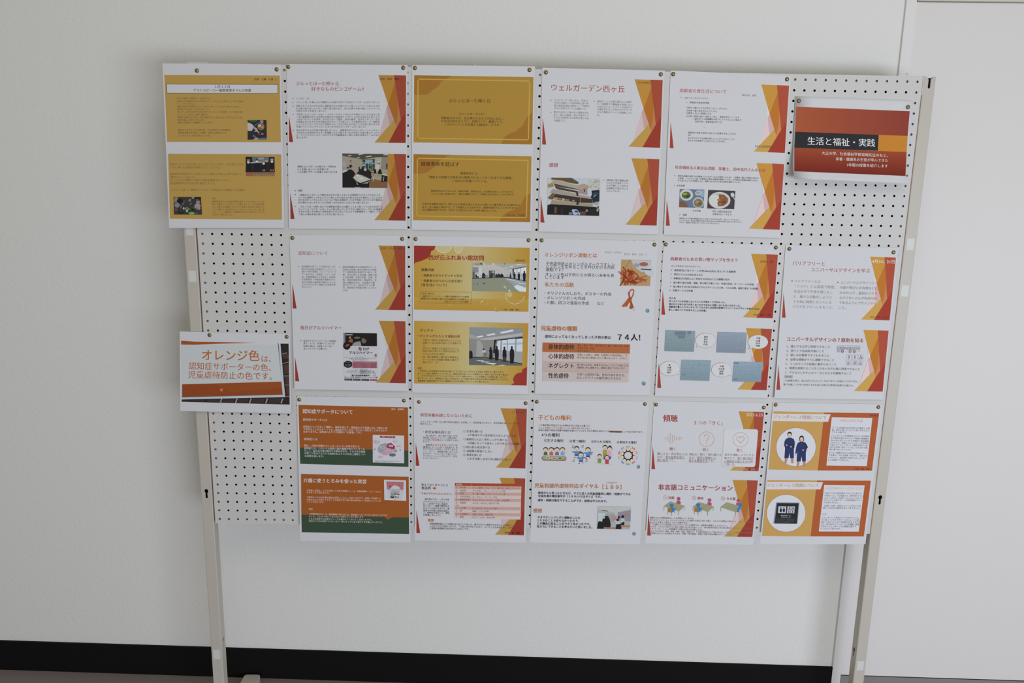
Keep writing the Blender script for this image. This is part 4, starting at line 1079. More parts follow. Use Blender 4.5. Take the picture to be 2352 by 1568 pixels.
P.poly([(2040, 262), (2219, 266), (2216, 360), (2130, 370), (2060, 320)], (172, 172, 178)); P.ell(2150, 300, 40, 18, (150, 90, 70)); P.ell(2085, 310, 26, 18, (140, 144, 152)); P.ell(2215, 360, 58, 46, (176, 180, 186), a0=60, a1=280); P.line([(2130, 345), (2214, 350)], 9, (44, 44, 48)); P.line([(1965, 360), (2030, 262)], 3, (96, 70, 48))
rr = random.Random(11)
for k in range(70):
    x = rr.uniform(1955, 2110); y = rr.uniform(335, 470) ; a = rr.uniform(-1.2, 1.2); L = rr.uniform(14, 40)
    if y < 345 + abs(x - 2010) * 0.35: continue
    P.line([(x - L * math.cos(a), y - L * math.sin(a)), (x, y), (x + L * .8 * math.cos(a + .5), min(488, y + L * .8 * math.sin(a + .5)))], 9, rr.choice([(166, 70, 34), (140, 52, 28), (178, 86, 44), (120, 44, 26), (150, 62, 32)]))
for k in range(8): P.line([(2090, 430), (rr.uniform(2120, 2180), rr.uniform(400, 480))], 7, (164, 74, 36))
P.kind = 'slide_graphic'
P.poly([(2012, 560), (2030, 528), (2050, 520), (2066, 536), (2062, 570), (2040, 620), (2015, 655), (1998, 685), (1985, 678), (1970, 690), (1960, 676), (1944, 686), (1985, 640), (2022, 590)], (166, 84, 42))
P.poly([(2030, 545), (2048, 532), (2056, 548), (2044, 585), (2032, 600), (2024, 572)], (186, 186, 188))
P.poly([(2008, 560), (2018, 545), (2030, 590), (2044, 640), (2062, 690), (2050, 696), (2040, 704), (2020, 700), (2030, 660), (2018, 600)], (150, 72, 36))
P.ell(2062, 708, 10, 12, (170, 170, 178)); P.ell(2185, 719, 17, 18, (92, 130, 142)); P.ell(2182, 715, 9, 10, (112, 148, 158))
P.T(1226, 876, 1552, '児童虐待の種類', ORG, 0.016); P.T(1260, 950, 1855, '虐待によってなくなってしまった子供の数は', BLK, 0.010); P.T(1916, 957, 2120, '７４人！', BLK, 0.022)
for (y0, y1, y2, y3, c) in [(1006, 1022, 1103, 1088, (166, 96, 54)), (1090, 1104, 1189, 1176, (186, 172, 166)), (1178, 1190, 1277, 1264, (178, 160, 154)), (1266, 1278, 1364, 1350, (182, 168, 164))]:
    P.quad([(1241, y0), (2028 - (y0 - 1006) * .05, y1), (2024 - (y0 - 1006) * .05, y2), (1238, y3)], c)
for (y, x1, t) in [(1043, 1525, '身体的虐待'), (1128, 1525, '心体的虐待'), (1213, 1520, 'ネグレクト'), (1302, 1475, '性的虐待')]: P.T(1291, y, x1, t, BLK, 0.020, h=44)
P.lines([(1555, 1030, 2010, '蹴る、殴る、叩く、投げ落とす、激しく揺さぶる、火傷'), (1555, 1055, 1705, 'を負わせる、おぼ'), (1555, 1080, 1664, 'れさせるなど'), (1552, 1115, 2002, '言葉による脅し、無視、兄弟間での差別的扱い、子'), (1552, 1140, 2002, '供の目の前で家族に対して暴力をふるう、DVなど'), (1550, 1205, 2018, '家に閉じ込める、食事を与えない、ひどく不潔にする、'), (1550, 1230, 1982, '自動車に中に放置する、病院に連れてかないなど'), (1548, 1292, 1984, '子供への性的行為、性的行為を見せる、'), (1546, 1322, 1950, 'ポルノグラフィの被写体にするなど')], (46, 40, 40), 0.006)
P.ell(2151, 1374, 17, 18, (92, 130, 142)); P.ell(2148, 1370, 9, 10, (112, 148, 158))
P.finish()

# ---- middle row: shopping map
P = Poster('slide_poster', 'poster with four blue hand drawn map photos and name speech bubbles',
           [(1524.4, 555.3), (1791.5, 561.7), (1763, 913.7), (1504, 909.4)], 'the blue map photos poster', pins=[(1529, 561), (1782, 568.2)])
P.crop(*F_); P.sl = 0.024; P.col = (52, 52, 56)
facets(P, [(138, 148), (1162, 177), (1116, 745), (112, 715)], 1.1)
P.T(196, 212, 800, '高齢者のための買い物マップを作ろう', (150, 54, 46), 0.014); P.T(1006, 236, 1118, '6月2日、9日', BLK, 0.014); P.T(202, 278, 468, 'マップを作るうえでのポイント', BLK, 0.008)
for x, y in [(207, 313), (204, 350), (202, 386), (200, 423), (198, 459), (195, 495)]: P.bul(x, y, 6)
P.lines([(230, 316, 784, '都営西羽6丁目アパート(半径500m以内)に住んでいる高齢者'), (228, 352, 488, '周辺にどんなお店があるのか'), (224, 388, 730, '高齢者が日常的によく利用するお店はどんな種類の店か'), (222, 426, 948, '道の様子(坂の有無、道幅、車の通りが激しいか、歩道の状況、ガードレールの有無)'), (220, 463, 985, '買い物をするための有効なアクセスポイント(バス停、バスの本数、最寄り駅までの距離)'), (218, 497, 398, '宅配サービスの有無')], None, 0.014)
P.lines([(186, 566, 243, 'まとめ'), (184, 593, 690, '多くよりバスを利用しないととても不便なことが分かった。'), (183, 620, 828, '雨の日には水たまりが多くあったので足元に注意しなければいけなかった。'), (182, 644, 998, '高齢者が暮らしやすいまちづくりのためには未知の修理やユニバーサルデザインを取り入れた'), (180, 671, 520, '新しい道のつくりを考えることが必要。')], BLK, 0.022)
P.T(944, 716, 1098, '【氏名　髙井　七海】', (60, 36, 30), 0.008)
facets(P, [(104, 815), (1109, 846), (1060, 1392), (76, 1373)], 1.1)
P.crop(1500, 740, 7.84); P.kind = 'printed_photo'
rr = random.Random(21)
for q, c in [([(222, 138), (762, 155), (736, 530), (203, 517)], (132, 152, 158)), ([(1163, 172), (1690, 184), (1664, 555), (1138, 542)], (138, 150, 164)), ([(512, 674), (1043, 685), (1013, 1055), (486, 1040)], (134, 154, 166)), ([(1457, 706), (1978, 718), (1943, 1076), (1426, 1064)], (136, 156, 170))]:
    c2 = tuple(x * 0.90 for x in c)
    P.grad(q, c, c2, 5, 'y')
    Hq = homography(UNIT, q)
    for k in range(22):
        u, v = rr.uniform(.05, .88), rr.uniform(.08, .92); w = rr.uniform(.02, .09)
        a, b2 = hmap(Hq, np.array([[u, v], [u + w, v + rr.uniform(-.02, .02)]]))
        P.line([a, b2], rr.uniform(3, 9), tuple(x * rr.uniform(.78, .92) for x in c))
for q in [[(395, 165), (510, 165), (505, 235), (390, 230)], [(515, 160), (590, 165), (585, 235), (512, 235)], [(450, 240), (575, 243), (570, 290), (448, 285)], [(625, 160), (690, 162), (685, 212), (622, 210)]]: P.quad(q, (110, 120, 134))
for q in [[(1460, 722), (1548, 726), (1545, 748), (1458, 745)], [(525, 935), (590, 937), (586, 950), (523, 948)], [(1450, 1015), (1520, 1018), (1515, 1035), (1446, 1033)]]: P.quad(q, (98, 112, 138))
P.kind = 'slide_graphic'
bubble(P, 950, 326, 185, 130, (785, 446)); bubble(P, 1890, 354, 180, 126, (1718, 480)); bubble(P, 300, 832, 183, 130, (472, 948)); bubble(P, 1235, 855, 182, 130, (1414, 972))
for x, y, ts in [(953, 262, ['瀧則', '塚本', '菊谷', '内田']), (1895, 288, ['平間', '広瀬', '田中', '寺嶋']), (296, 768, ['森', '佐藤', '山田', '髙井']), (1236, 792, ['大浦', '大久保', '加茂', '押田'])]:
    for k, t in enumerate(ts):
        w = 36 * len(t); P.T(x - w / 2 - k * 3, y + k * 45, x + w / 2 - k * 3, t, BLK, 0.016)
P.finish()

# ---- middle row: barrier free
P = Poster('slide_poster', 'poster with red barrier free headings, grey text and a small bus drawing',
           [(1804.5, 562.4), (2064.5, 569.3), (2028.8, 917.6), (1778.3, 913.7)], 'the small bus drawing poster', lift=(0.0012, 0.006), pins=[(1813, 571.5), (2052.4, 579.4)])
P.crop(*F_); P.sl = 0.022; P.col = (122, 122, 126)
facets(P, [(1232, 172), (2224, 203), (2168, 764), (1198, 741)], 1.12)
P.T(1296, 253, 1586, 'バリアフリーと', (152, 62, 54), 0.004); P.T(1462, 310, 1992, 'ユニバーサルデザインを学ぶ', (152, 62, 54), 0.004); P.T(2012, 235, 2213, '4月14、21日', (200, 196, 190), 0.012)
P.bul(1294, 412, 8); P.bul(1706, 424, 8)
P.lines([(1312, 413, 1546, 'バリアフリーとは'), (1318, 460, 1680, '「バリア」とは英語で障壁。'), (1308, 506, 1654, '生活の中で不便を感じるこ'), (1306, 552, 1648, 'と、様々な活動をしようと'), (1304, 598, 1644, 'する時に障壁になっている'), (1296, 643, 1662, 'バリアをフリーにすること。'),
         (1728, 425, 2065, 'ユニバーサルデザインとは'), (1724, 471, 2062, '年齢や障がいの有無などに'), (1720, 518, 2056, 'かかわらず、最初からでき'), (1718, 563, 2054, 'るだけ多くの人が利用可能'), (1714, 607, 2048, 'であるようにデザインする'), (1710, 652, 1780, 'こと。')], (128, 128, 132), 0.002)
P.T(1994, 737, 2160, '【氏名 平間　佳蓮菜】', (110, 60, 40), 0.002)
facets(P, [(1192, 838), (2159, 861), (2105, 1404), (1149, 1391)], 1.12)
P.T(1244, 935, 1932, 'ユニバーサルデザインの７原則を知る', (152, 60, 50), 0.010, sl=0.02)
for y, x, x1, t in [(1000, 1246, 1632, '1．誰にでも公平に利用できること'), (1040, 1242, 1580, '2．使う上で自由度が高いこと'), (1079, 1240, 1626, '3．使い方が簡単ですぐわかること'), (1118, 1237, 1670, '4．必要な情報がすぐに理解できること'), (1158, 1234, 1690, '5．うっかりミスや危険に繋がらないこと'), (1196, 1231, 1902, '6．無理な姿勢とることなく少ない力でも楽に利用できること'), (1236, 1228, 1826, '7．アクセスしやすいスペースと大きさを確保すること')]: P.T(x, y, x1, t, (116, 116, 120), sl=0.014)
P.T(1226, 1273, 1294, '【感想】', (116, 116, 120)); P.T(1218, 1308, 1886, 'この授業を受け、知らなかったユニバーサルデザインを知ることができた。', (116, 116, 120), sl=0.014); P.T(1214, 1343, 1845, '誰でも過ごしやすい社会にするためには色々な意見が必要だと感じた。', (116, 116, 120), sl=0.018)
P.crop(1900, 770, 17.42)
gl = (140, 136, 146)
P.line([(430, 410), (1280, 415), (1320, 460), (1300, 640), (1270, 660), (410, 665), (400, 440)], 8, gl, close=True)
P.quad([(405, 450), (530, 455), (520, 660), (405, 660)], (158, 154, 166)); P.quad([(540, 455), (700, 455), (695, 560), (535, 560)], (150, 144, 162)); P.quad([(690, 485), (795, 488), (795, 530), (690, 525)], (110, 106, 108)); P.quad([(810, 455), (870, 455), (870, 565), (808, 565)], (160, 158, 172)); P.quad([(870, 460), (975, 462), (965, 705), (870, 700)], (142, 144, 146)); P.quad([(1010, 460), (1300, 462), (1295, 565), (1000, 565)], (158, 152, 166)); P.line([(520, 568), (1300, 570)], 8, gl)
P.ring(608, 640, 54, 54, 24, (96, 90, 92)); P.ring(1085, 645, 54, 54, 24, (96, 90, 92))
for j in range(2):
    for i in range(3):
        x = 875 + i * 238 - j * 22; y = 868 + j * 235
        P.line([(x - 95, y - 95), (x + 95, y - 95), (x + 95, y + 95), (x - 95, y + 95)], 7, (162, 160, 166), close=True)
        if j == 0 and i < 2: P.ell(x, y - 60, 16, 18, (140, 128, 140)); P.poly([(x - 36, y), (x - 10, y - 40), (x + 16, y - 40), (x + 38, y), (x + 10, y + 30), (x + 2, y + 80), (x - 12, y + 80), (x - 14, y + 30)], (138, 126, 136))
        elif j == 0: P.ring(x - 10, y + 40, 46, 42, 16, (120, 116, 120)); P.line([(x - 5, y - 80), (x - 8, y - 20), (x + 40, y + 10), (x + 75, y + 60)], 16, (124, 120, 124))
        elif i == 0: P.ell(x, y - 40, 18, 20, (150, 146, 156)); P.ell(x, y + 20, 50, 56, (150, 148, 154))
        elif i == 1: P.poly([(x - 60, y + 70), (x + 20, y - 60), (x + 70, y - 60), (x + 60, y + 60), (x - 20, y + 60)], (150, 146, 158)); P.ell(x + 10, y - 30, 16, 18, (120, 116, 122))
        else: P.poly([(x - 55, y + 80), (x - 50, y - 10), (x - 10, y - 10), (x - 5, y - 60), (x + 25, y - 60), (x + 30, y - 10), (x + 60, y - 10), (x + 55, y + 80)], (156, 150, 172))
P.finish()

# ---- bottom row: dementia supporter
P = Poster('slide_poster', 'poster of two rust brown and dark green slides with a brain diagram',
           [(681.3, 909.2), (939.9, 913.3), (943.1, 1244.9), (689.6, 1241.7)], 'the brown and green slides poster', lift=(0.0015, 0.008), pins=[(687.3, 917.7), (927.8, 919.7)])
P.crop(*G); P.sl = 0.018; P.col = (196, 182, 170)
br, gn = (150, 82, 32), (52, 72, 56)
P.poly([(105, 122), (1144, 146), (1147, 555), (117, 525)], br); P.poly([(117, 525), (1147, 555), (1148, 709), (122, 680)], gn)
P.T(145, 182, 618, '認知症サポータについて', WHT, 0.012); P.T(986, 162, 1104, '田中　凛季帆', WHT); P.T(148, 261, 376, '認知症サポータとは', WHT, 0.003)
P.lines([(150, 328, 946, '認知症について正しく理解し、偏見を持たず、認知症の人や家族に対して暖かい目'), (152, 352, 946, 'で見守ることがスタートです。認知症サポータは「なにか」特別なことをする人で'), (152, 375, 705, 'はありません。認知症の人やその家族の「応援者」です。')], WHT, 0.002)
P.T(158, 445, 284, '認知症とは', WHT, 0.003)
P.lines([(160, 507, 690, '脳は、人間の活動をコントロールしている司令塔です。'), (160, 532, 735, '認知症とは、いろいろな原因で脳の細胞が死んでしまった'), (162, 556, 738, 'りして、脳の司令塔の働きに不都合がおき、さまざまな障害'), (162, 580, 738, 'が起こり生活するうえで支障がおよそ６か月以上継続してい'), (162, 605, 345, 'る状態を指します。')], WHT, 0.002)
P.quad([(809, 406), (1106, 413), (1107, 675), (810, 667)], (186, 186, 192))
P.poly([(880, 415), (1018, 418), (1024, 427), (1016, 437), (882, 433), (874, 424)], (140, 38, 66)); P.T(895, 424, 1003, '横脳から見た大脳', (200, 176, 184), h=12)
for cx, cy, r in [(846, 468, 31), (1022, 466, 22), (1057, 512, 22), (885, 614, 24)]: P.ring(cx, cy, r, r, 2, (172, 150, 160))
P.poly([(856, 530), (885, 495), (930, 482), (948, 490), (938, 525), (945, 545), (905, 575), (880, 582), (858, 560)], (142, 150, 160)); P.poly([(938, 525), (950, 488), (985, 482), (1022, 515), (1015, 545), (985, 540), (955, 530)], (150, 50, 84)); P.poly([(895, 580), (920, 545), (960, 530), (1000, 545), (1005, 565), (985, 578), (940, 600), (905, 598)], (186, 142, 162)); P.poly([(1015, 540), (1030, 530), (1042, 555), (1035, 580), (1005, 578), (1005, 556)], (164, 172, 174)); P.ell(996, 596, 32, 16, (94, 104, 114))
for x, y, t in [(900, 526, '前頭葉'), (982, 510, '頭頂葉'), (954, 562, '側頭葉'), (1024, 557, '後頭葉')]:
    if x != 1024: P.quad([(x - 20, y - 9), (x + 20, y - 8), (x + 20, y + 9), (x - 20, y + 8)], (188, 188, 190))
    P.T(x - 16, y, x + 16, t, BLK, 0.01)
for x, y, w, t in [(846, 466, 60, '判断をする'), (846, 482, 44, '考える'), (1022, 467, 36, '感じる'), (1057, 513, 36, '読む'), (885, 615, 40, '記憶する')]: P.T(x - w / 2, y, x + w / 2, t, (150, 60, 80), 0.006, h=11)
P.T(822, 543, 836, '前', BLK); P.T(1062, 549, 1076, '後', BLK)
P.T(828, 653, 1075, '脳の部位により役割が異なり障害される部位で症状が変わります', (110, 110, 114), h=8, sl=0.01); P.T(832, 661, 1000, '出典をもとに作成した図です', (120, 120, 124), h=7)
P.poly([(130, 776), (1150, 804), (1153, 1188), (990, 1186), (955, 1210), (920, 1184), (133, 1162)], br); P.poly([(133, 1162), (920, 1184), (955, 1210), (990, 1186), (1153, 1188), (1154, 1345), (137, 1328)], gn)
P.T(152, 838, 748, '介護に使うとろみを使った実習', WHT, 0.012)
P.lines([(182, 932, 886, '介護食に必要な、とろみを使ってお茶や炭酸ジュース、乳製品飲料、ジュースにと'), (182, 952, 402, 'ろみを入れて飲みました。'), (184, 996, 886, '介護食にとろみが必要な理由は誤嚥（ごえん）を防ぐためです。誤嚥とは加齢によ'), (184, 1019, 886, 'り飲み込む力が落ちてきたことが原因で食べ物や飲み物が誤って気管に入ってしま'), (186, 1040, 348, 'うことを言います。'), (203, 1108, 240, '感想'),
         (205, 1155, 944, '今回認知症サポーター養成講座を受けました。認知症についていろいろ学ぶことができ'), (205, 1177, 728, 'ました。これから困ってる人などを助けたいなと思います。'), (204, 1201, 800, 'とろみの実習ではお茶やジュースは飲みにくくおいしくなかったです。'), (204, 1222, 902, '完全にとろみが溶けていなくゼリー状になってしまい溶かすのが難しかったです。')], (198, 184, 172), 0.002)
P.kind = 'printed_photo'; P.crop(880, 990, 9.224)
P.quad([(18, 1026), (484, 1040), (490, 1474), (26, 1456)], (186, 186, 192)); P.poly([(70, 1062), (435, 1072), (428, 1245), (405, 1330), (395, 1440), (115, 1432), (105, 1320), (85, 1230)], (172, 176, 184)); P.poly([(66, 1062), (437, 1074), (428, 1246), (300, 1235), (85, 1232)], (176, 106, 114))
for k in range(12): P.ell(90 + (k % 6) * 62, 1092 + (k // 6) * 60, 12, 14, (158, 84, 96))
P.poly([(170, 1180), (250, 1140), (340, 1180), (370, 1240), (140, 1235)], (186, 180, 186)); P.poly([(100, 1240), (410, 1245), (380, 1330), (395, 1440), (115, 1432), (125, 1320)], (176, 180, 188)); P.T(160, 1238, 348, 'トロメイク', (50, 44, 60), 0.012); P.T(130, 1178, 180, '新', BLK, 0.02, h=22)
P.line([(160, 1268), (230, 1284), (350, 1272)], 10, (158, 46, 52)); P.T(180, 1300, 325, 'とろみ調整食品', BLK, 0.01, h=16); P.ell(186, 1328, 30, 12, (62, 84, 140)); P.ell(253, 1332, 36, 16, (60, 104, 72)); P.ell(322, 1334, 30, 13, (150, 52, 44)); P.ell(195, 1385, 44, 34, (52, 36, 32)); P.ell(195, 1368, 36, 20, (124, 150, 70)); P.ell(268, 1394, 20, 18, (112, 86, 66)); P.ell(318, 1398, 20, 20, (150, 134, 128)); P.T(230, 1430, 280, '200g', INK)
P.finish()

# ---- bottom row: new malnutrition
P = Poster('slide_poster', 'poster with a red heading on nutrition and a red headed food table',
           [(950.3, 911.6), (1213.8, 917.4), (1207.2, 1246.1), (953.2, 1240.5)], 'the food table poster', pins=[(962, 922.8), (1207.3, 925.6)])
P.crop(*G); P.sl = 0.02; P.col = (60, 60, 64)
facets(P, [(1208, 140), (2269, 161), (2254, 721), (1215, 698)], 1.02)
P.T(1262, 217, 1750, '新型栄養失調にならないために', (150, 58, 46), 0.010); P.T(2128, 190, 2244, '１１月１０日', (80, 40, 30))
P.lines([(1262, 280, 2205, 'ぷらっとほーむ桐ヶ丘(介護予防拠点施設)にお邪魔して、管理栄養士の方から、新型栄養失調についてお話を'), (1262, 301, 1370, '聞きました。')], INK, 0.002)
P.T(1286, 378, 1548, '・新型栄養失調とは', INK)
P.lines([(1312, 412, 1610, '食べ過ぎや、摂り過ぎで偏った栄'), (1286, 432, 1612, '養状態であるということ。言葉が難し'), (1286, 452, 1365, 'いため、'), (1450, 456, 1622, 'という言葉でも言わ'), (1286, 471, 1352, 'れます。'), (1312, 500, 1612, '高齢者の方々で不足しやすい栄'), (1286, 521, 1365, '養素は、'), (1550, 527, 1616, 'です。魚'), (1286, 540, 1614, 'だけではなくお肉もしっかりと食べる'), (1286, 562, 1612, 'こと。そして、油脂類は悪いものと決'), (1286, 583, 1608, 'めつけず、パンにバターを使ったり、'), (1286, 604, 1608, 'サラダにドレッシングをかけて、摂る'), (1286, 624, 1432, 'ようにしましょう。')], (84, 84, 88))
P.T(1365, 454, 1450, '『低栄養』', (176, 92, 50), 0.006); P.T(1368, 524, 1550, 'タンパク質と油脂類', (176, 92, 50), 0.006)
for y, n, t, x1 in [(371, '①', '欠食を避ける', 1848), (447, '①', '動物性たんぱく質をしっかり食べる', 2080), (521, '①', '肉も魚も両方食べる', 1920), (558, '②', '油脂類を悪者にしない', 1945), (595, '③', '食事を楽しむ', 1842)]: P.T(1666, y, 1688, n, (150, 90, 70)); P.T(1698, y + 1, x1, t, INK, 0.002)
P.lines([(1705, 407, 2166, '→夕食ばかりに気を取られないようにする'), (1705, 483, 2200, '→何歳になっても体をしっかり作ることが重要'), (1702, 632, 2115, '→まずは楽しまなければ始まらない！')], INK, 0.002)
facets(P, [(1218, 795), (2253, 821), (2240, 1355), (1222, 1335)], 1.02)
P.T(1270, 879, 1522, '覚えておくポイントと', INK); P.T(1270, 909, 1358, '食品例', INK); P.poly([(1380, 905), (1395, 905), (1395, 898), (1412, 911), (1395, 926), (1395, 918), (1380, 918)], (168, 88, 42)); P.T(1262, 960, 1560, '『さあにぎやかに(に)いただく』', (150, 66, 44))
P.lines([(1304, 1014, 1534, '量は気にせず、一口でも食'), (1288, 1036, 1534, 'べたらチェックしていく。一'), (1288, 1058, 1520, '日、二日食べてない食品が'), (1288, 1078, 1534, 'あっても、一週間で帳尻を合'), (1288, 1100, 1536, 'わせていけば大丈夫です。調'), (1288, 1122, 1536, '理済みの料理に食品を追加し'), (1288, 1142, 1536, 'て、調味料を減らして、薄味'), (1288, 1164, 1455, 'を意識しましょう。')], (84, 84, 88))
P.T(1332, 1215, 1388, '感想', (176, 100, 56), 0.012)
P.quad([(1589, 862), (2219, 870), (2210, 1208), (1588, 1196)], (190, 178, 174)); P.quad([(1589, 862), (2219, 870), (2218, 896), (1589, 888)], (160, 66, 36)); P.T(1598, 875, 1655, '食品例', (200, 180, 170), 0.006)
rows = ['さ　魚の類', 'あ　油脂類', 'に　肉類', 'ぎ　牛乳乳製品', 'や　緑黄色野菜', 'か　海藻類', 'い　いも類', 'た　卵', 'だ　大豆製品', 'く　果実']
items = ['アジ、鮭等、タコ、イカ、練り物、魚肉ソーセージ', 'サラダ油、バター、ドレッシング等', '牛、豚、鶏肉、ハム、ウィンナー等', 'ヨーグルト、チーズ、牛乳', 'ブロッコリー、トマト、人参、小松菜等', 'わかめ、めかぶ、焼きのり等', 'じゃがいも、サツマイモ等', '鶏卵、ウズラの卵', '豆腐、豆乳、油揚げ等', 'りんご、かき、みかん等']
ys = [904, 933, 961, 991, 1020, 1049, 1098, 1125, 1156, 1183]; x1a = [1692, 1692, 1672, 1736, 1728, 1692, 1690, 1652, 1710, 1672]; x1b = [2204, 2066, 2066, 1988, 2104, 2006, 1985, 1908, 1946, 1964]
for k in (0, 2, 4, 6, 8): P.quad([(1589, ys[k] - 14), (2216, ys[k] - 6), (2215, ys[k] + 22), (1589, ys[k] + 14)], (188, 150, 142))
for k in range(10): P.T(1597, ys[k], x1a[k], rows[k], (110, 80, 74), sl=0.006); P.T(1755, ys[k] + 4, x1b[k], items[k], (110, 80, 74), sl=0.012)
P.T(1597, 1072, 1625, '(に)', (110, 80, 74)); P.line([(1748, 866), (1746, 1198)], 2, (188, 178, 172))
P.lines([(1352, 1248, 2135, '新型栄養失調という言葉をはじめてしりました。誰でもすぐに実践できるポイントを教えて'), (1352, 1270, 2135, 'いただいたので良かったです。「さあにぎやかにいただく」ということばを忘れずに、自分'), (1352, 1292, 1725, 'と家族の食習慣に気を付けていきたいです。')], (80, 76, 78)); P.T(2062, 1333, 2232, '【氏名　森　唯純　】', (70, 30, 26), 0.01)
P.finish()

# ---- bottom row: children's rights
P = Poster('slide_poster', 'poster with bold orange headings and cartoon drawings of children in groups',
           [(1226.8, 916.8), (1490.6, 921.7), (1470, 1249.6), (1218.2, 1245.6)], 'the cartoon children poster', pins=[(1233, 922.4), (1481.3, 927.7)])
P.crop(*H_); P.sl = 0.015; P.col = BLK
P.T(110, 250, 436, '子どもの権利', ORG, 0.018)
P.T(118, 325, 625, '１８歳未満の児童(子ども)を権利を持つ主体と位置づけ、', BLK, 0.012); P.T(116, 350, 548, '大人と同様ひとりの人間としての人権を認める', (160, 84, 40), 0.012); P.T(550, 358, 635, 'とともに、', BLK, 0.012)
P.T(114, 375, 808, '成長の過程で特別な保護や配慮が必要な子どもならではの権利も定めている', BLK, 0.012); P.quad([(812, 380), (932, 383), (931, 399), (812, 396)], (70, 48, 36)); P.T(816, 388, 928, '児童権利条約', (150, 92, 50), 0.01); P.T(935, 390, 1142, 'というものがあります。', BLK, 0.012)
P.T(144, 421, 320, '4つの権利', BLK, 0.016)
for x0, x1, y, t in [(170, 358, 476, '①生きる権利'), (418, 575, 482, '②育つ権利'), (632, 825, 487, '③守られる権利'), (884, 1076, 493, '④参加する権利')]: P.T(x0, y, x1, t, BLK, 0.014)
P.T(76, 918, 706, '児童相談所虐待対応ダイヤル', ORG, 0.014, sl=0.014); P.T(744, 932, 930, '［１８９］', ORG, 0.02, h=42); P.T(782, 890, 892, 'いちはやく', ORG, 0.004)
P.lines([(110, 990, 1018, '虐待かもと思ったときなど、すぐに近くの児童相談所に通告・相談ができる'), (110, 1020, 732, '全国共通の電話番号が［１８９(いちはやく)］です。'), (108, 1062, 790, '通告・相談は匿名ですることができ、秘密は守られます。')], BLK, 0.018)
P.T(64, 1165, 150, '感想', (170, 100, 50), 0.014)
P.lines([(104, 1230, 524, '今までオレンジリボン運動のことも'), (104, 1259, 512, '１８９のことも知らなかったので、'), (102, 1290, 625, 'この機会に知ることができて良かったです。'), (100, 1320, 645, '私たちにできることを考えたいと思いました。')], BLK, 0.018)
for x, y in [(1097, 734), (1054, 1392)]: P.ell(x, y, 17, 18, (92, 130, 142)); P.ell(x - 3, y - 4, 9, 10, (112, 148, 158))
P.kind = 'printed_drawing'; P.crop(1240, 1010, 9.8)


def kid(x, y, r, shirt, hair=(40, 34, 34), rot=0.0, long=False, body=True, face=(216, 184, 168)):
    c, s = math.cos(rot), math.sin(rot)
    f = lambda u, v: (x + u * c - v * s, y + u * s + v * c)
    if body: P.poly([f(-r * .8, r * 2.2), f(-r * .7, r * .9), f(0, r * .7), f(r * .7, r * .9), f(r * .8, r * 2.2)], shirt)
    P.ell(*f(0, -r * .12), r * 1.04, r * 1.0, hair, 18)
    if long: P.ell(*f(r * .45, r * .2), r * .6, r * .8, hair, 14)
    P.ell(*f(-r * .04, r * .14), r * .9, r * .8, face, 18)
    P.ell(*f(-r * .35, r * .1), r * .08, r * .1, (70, 50, 46), 8); P.ell(*f(r * .3, r * .1), r * .08, r * .1, (70, 50, 46), 8)
    P.ell(*f(0, r * .5), r * .2, r * .17, (150, 52, 44), 10)


skin = (210, 178, 160)
for x, sh in [(130, (60, 104, 62)), (258, (176, 92, 84)), (388, (112, 98, 150)), (512, (96, 158, 206))]: kid(x, 222, 54, sh)
P.ell(312, 195, 18, 20, (104, 44, 44)); P.line([(560, 310), (610, 275)], 14, skin)
P.poly([(40, 390), (80, 355), (560, 360), (600, 390), (595, 445), (560, 472), (80, 465), (42, 430)], (134, 116, 88)); P.poly([(60, 380), (90, 358), (560, 365), (590, 388), (560, 440), (80, 435)], (160, 146, 116))
for x, y, c in [(178, 402, (130, 126, 96)), (320, 412, (126, 122, 92)), (455, 410, (56, 74, 50))]: P.ell(x, y, 62 if x == 320 else 48, 32, (190, 188, 184)); P.ell(x, y, 44 if x == 320 else 36, 20, c)
for x, y, lg in [(828, 200, False), (1085, 225, True), (928, 335, True)]:
    P.poly([(x - 110, y + 60), (x - 40, y + 55), (x + 40, y + 55), (x + 110, y + 45), (x + 110, y + 62), (x + 45, y + 95), (x + 45, y + 135), (x - 45, y + 135), (x - 45, y + 95), (x - 108, y + 72)], (78, 132, 184))
    P.poly([(x - 46, y + 130), (x + 46, y + 130), (x + 42, y + 160), (x - 46, y + 160)], (44, 54, 84)); P.line([(x - 25, y + 160), (x - 40, y + 190)], 14, skin); P.line([(x + 25, y + 160), (x + 40, y + 175)], 14, skin); P.ell(x - 42, y + 196, 18, 9, (44, 44, 52)); P.ell(x + 40, y + 182, 12, 10, (44, 44, 52))
    P.ell(x - 112, y + 62, 10, 9, skin); P.ell(x + 112, y + 50, 10, 9, skin)
    kid(x, y, 56, (78, 132, 184), long=lg, body=False)
for x, y, c in [(740, 155, (90, 130, 190)), (962, 145, (176, 110, 130)), (757, 470, (110, 150, 130)), (1048, 470, (180, 100, 110)), (1155, 315, (130, 130, 120))]: P.line([(x - 8, y + 20), (x - 4, y - 22), (x + 22, y - 26), (x + 20, y + 12)], 7, c); P.ell(x - 15, y + 21, 11, 8, c, 12); P.ell(x + 13, y + 13, 11, 8, c, 12)
P.poly([(1420, 350), (1425, 235), (1470, 215), (1512, 235), (1505, 380), (1430, 380)], (168, 128, 54)); P.poly([(1425, 250), (1470, 215), (1512, 250), (1490, 300), (1450, 300)], (138, 146, 54)); P.ell(1465, 272, 14, 14, (190, 186, 130)); P.quad([(1432, 375), (1505, 375), (1500, 438), (1432, 440)], (60, 72, 120)); kid(1468, 172, 52, (168, 128, 54), body=False)
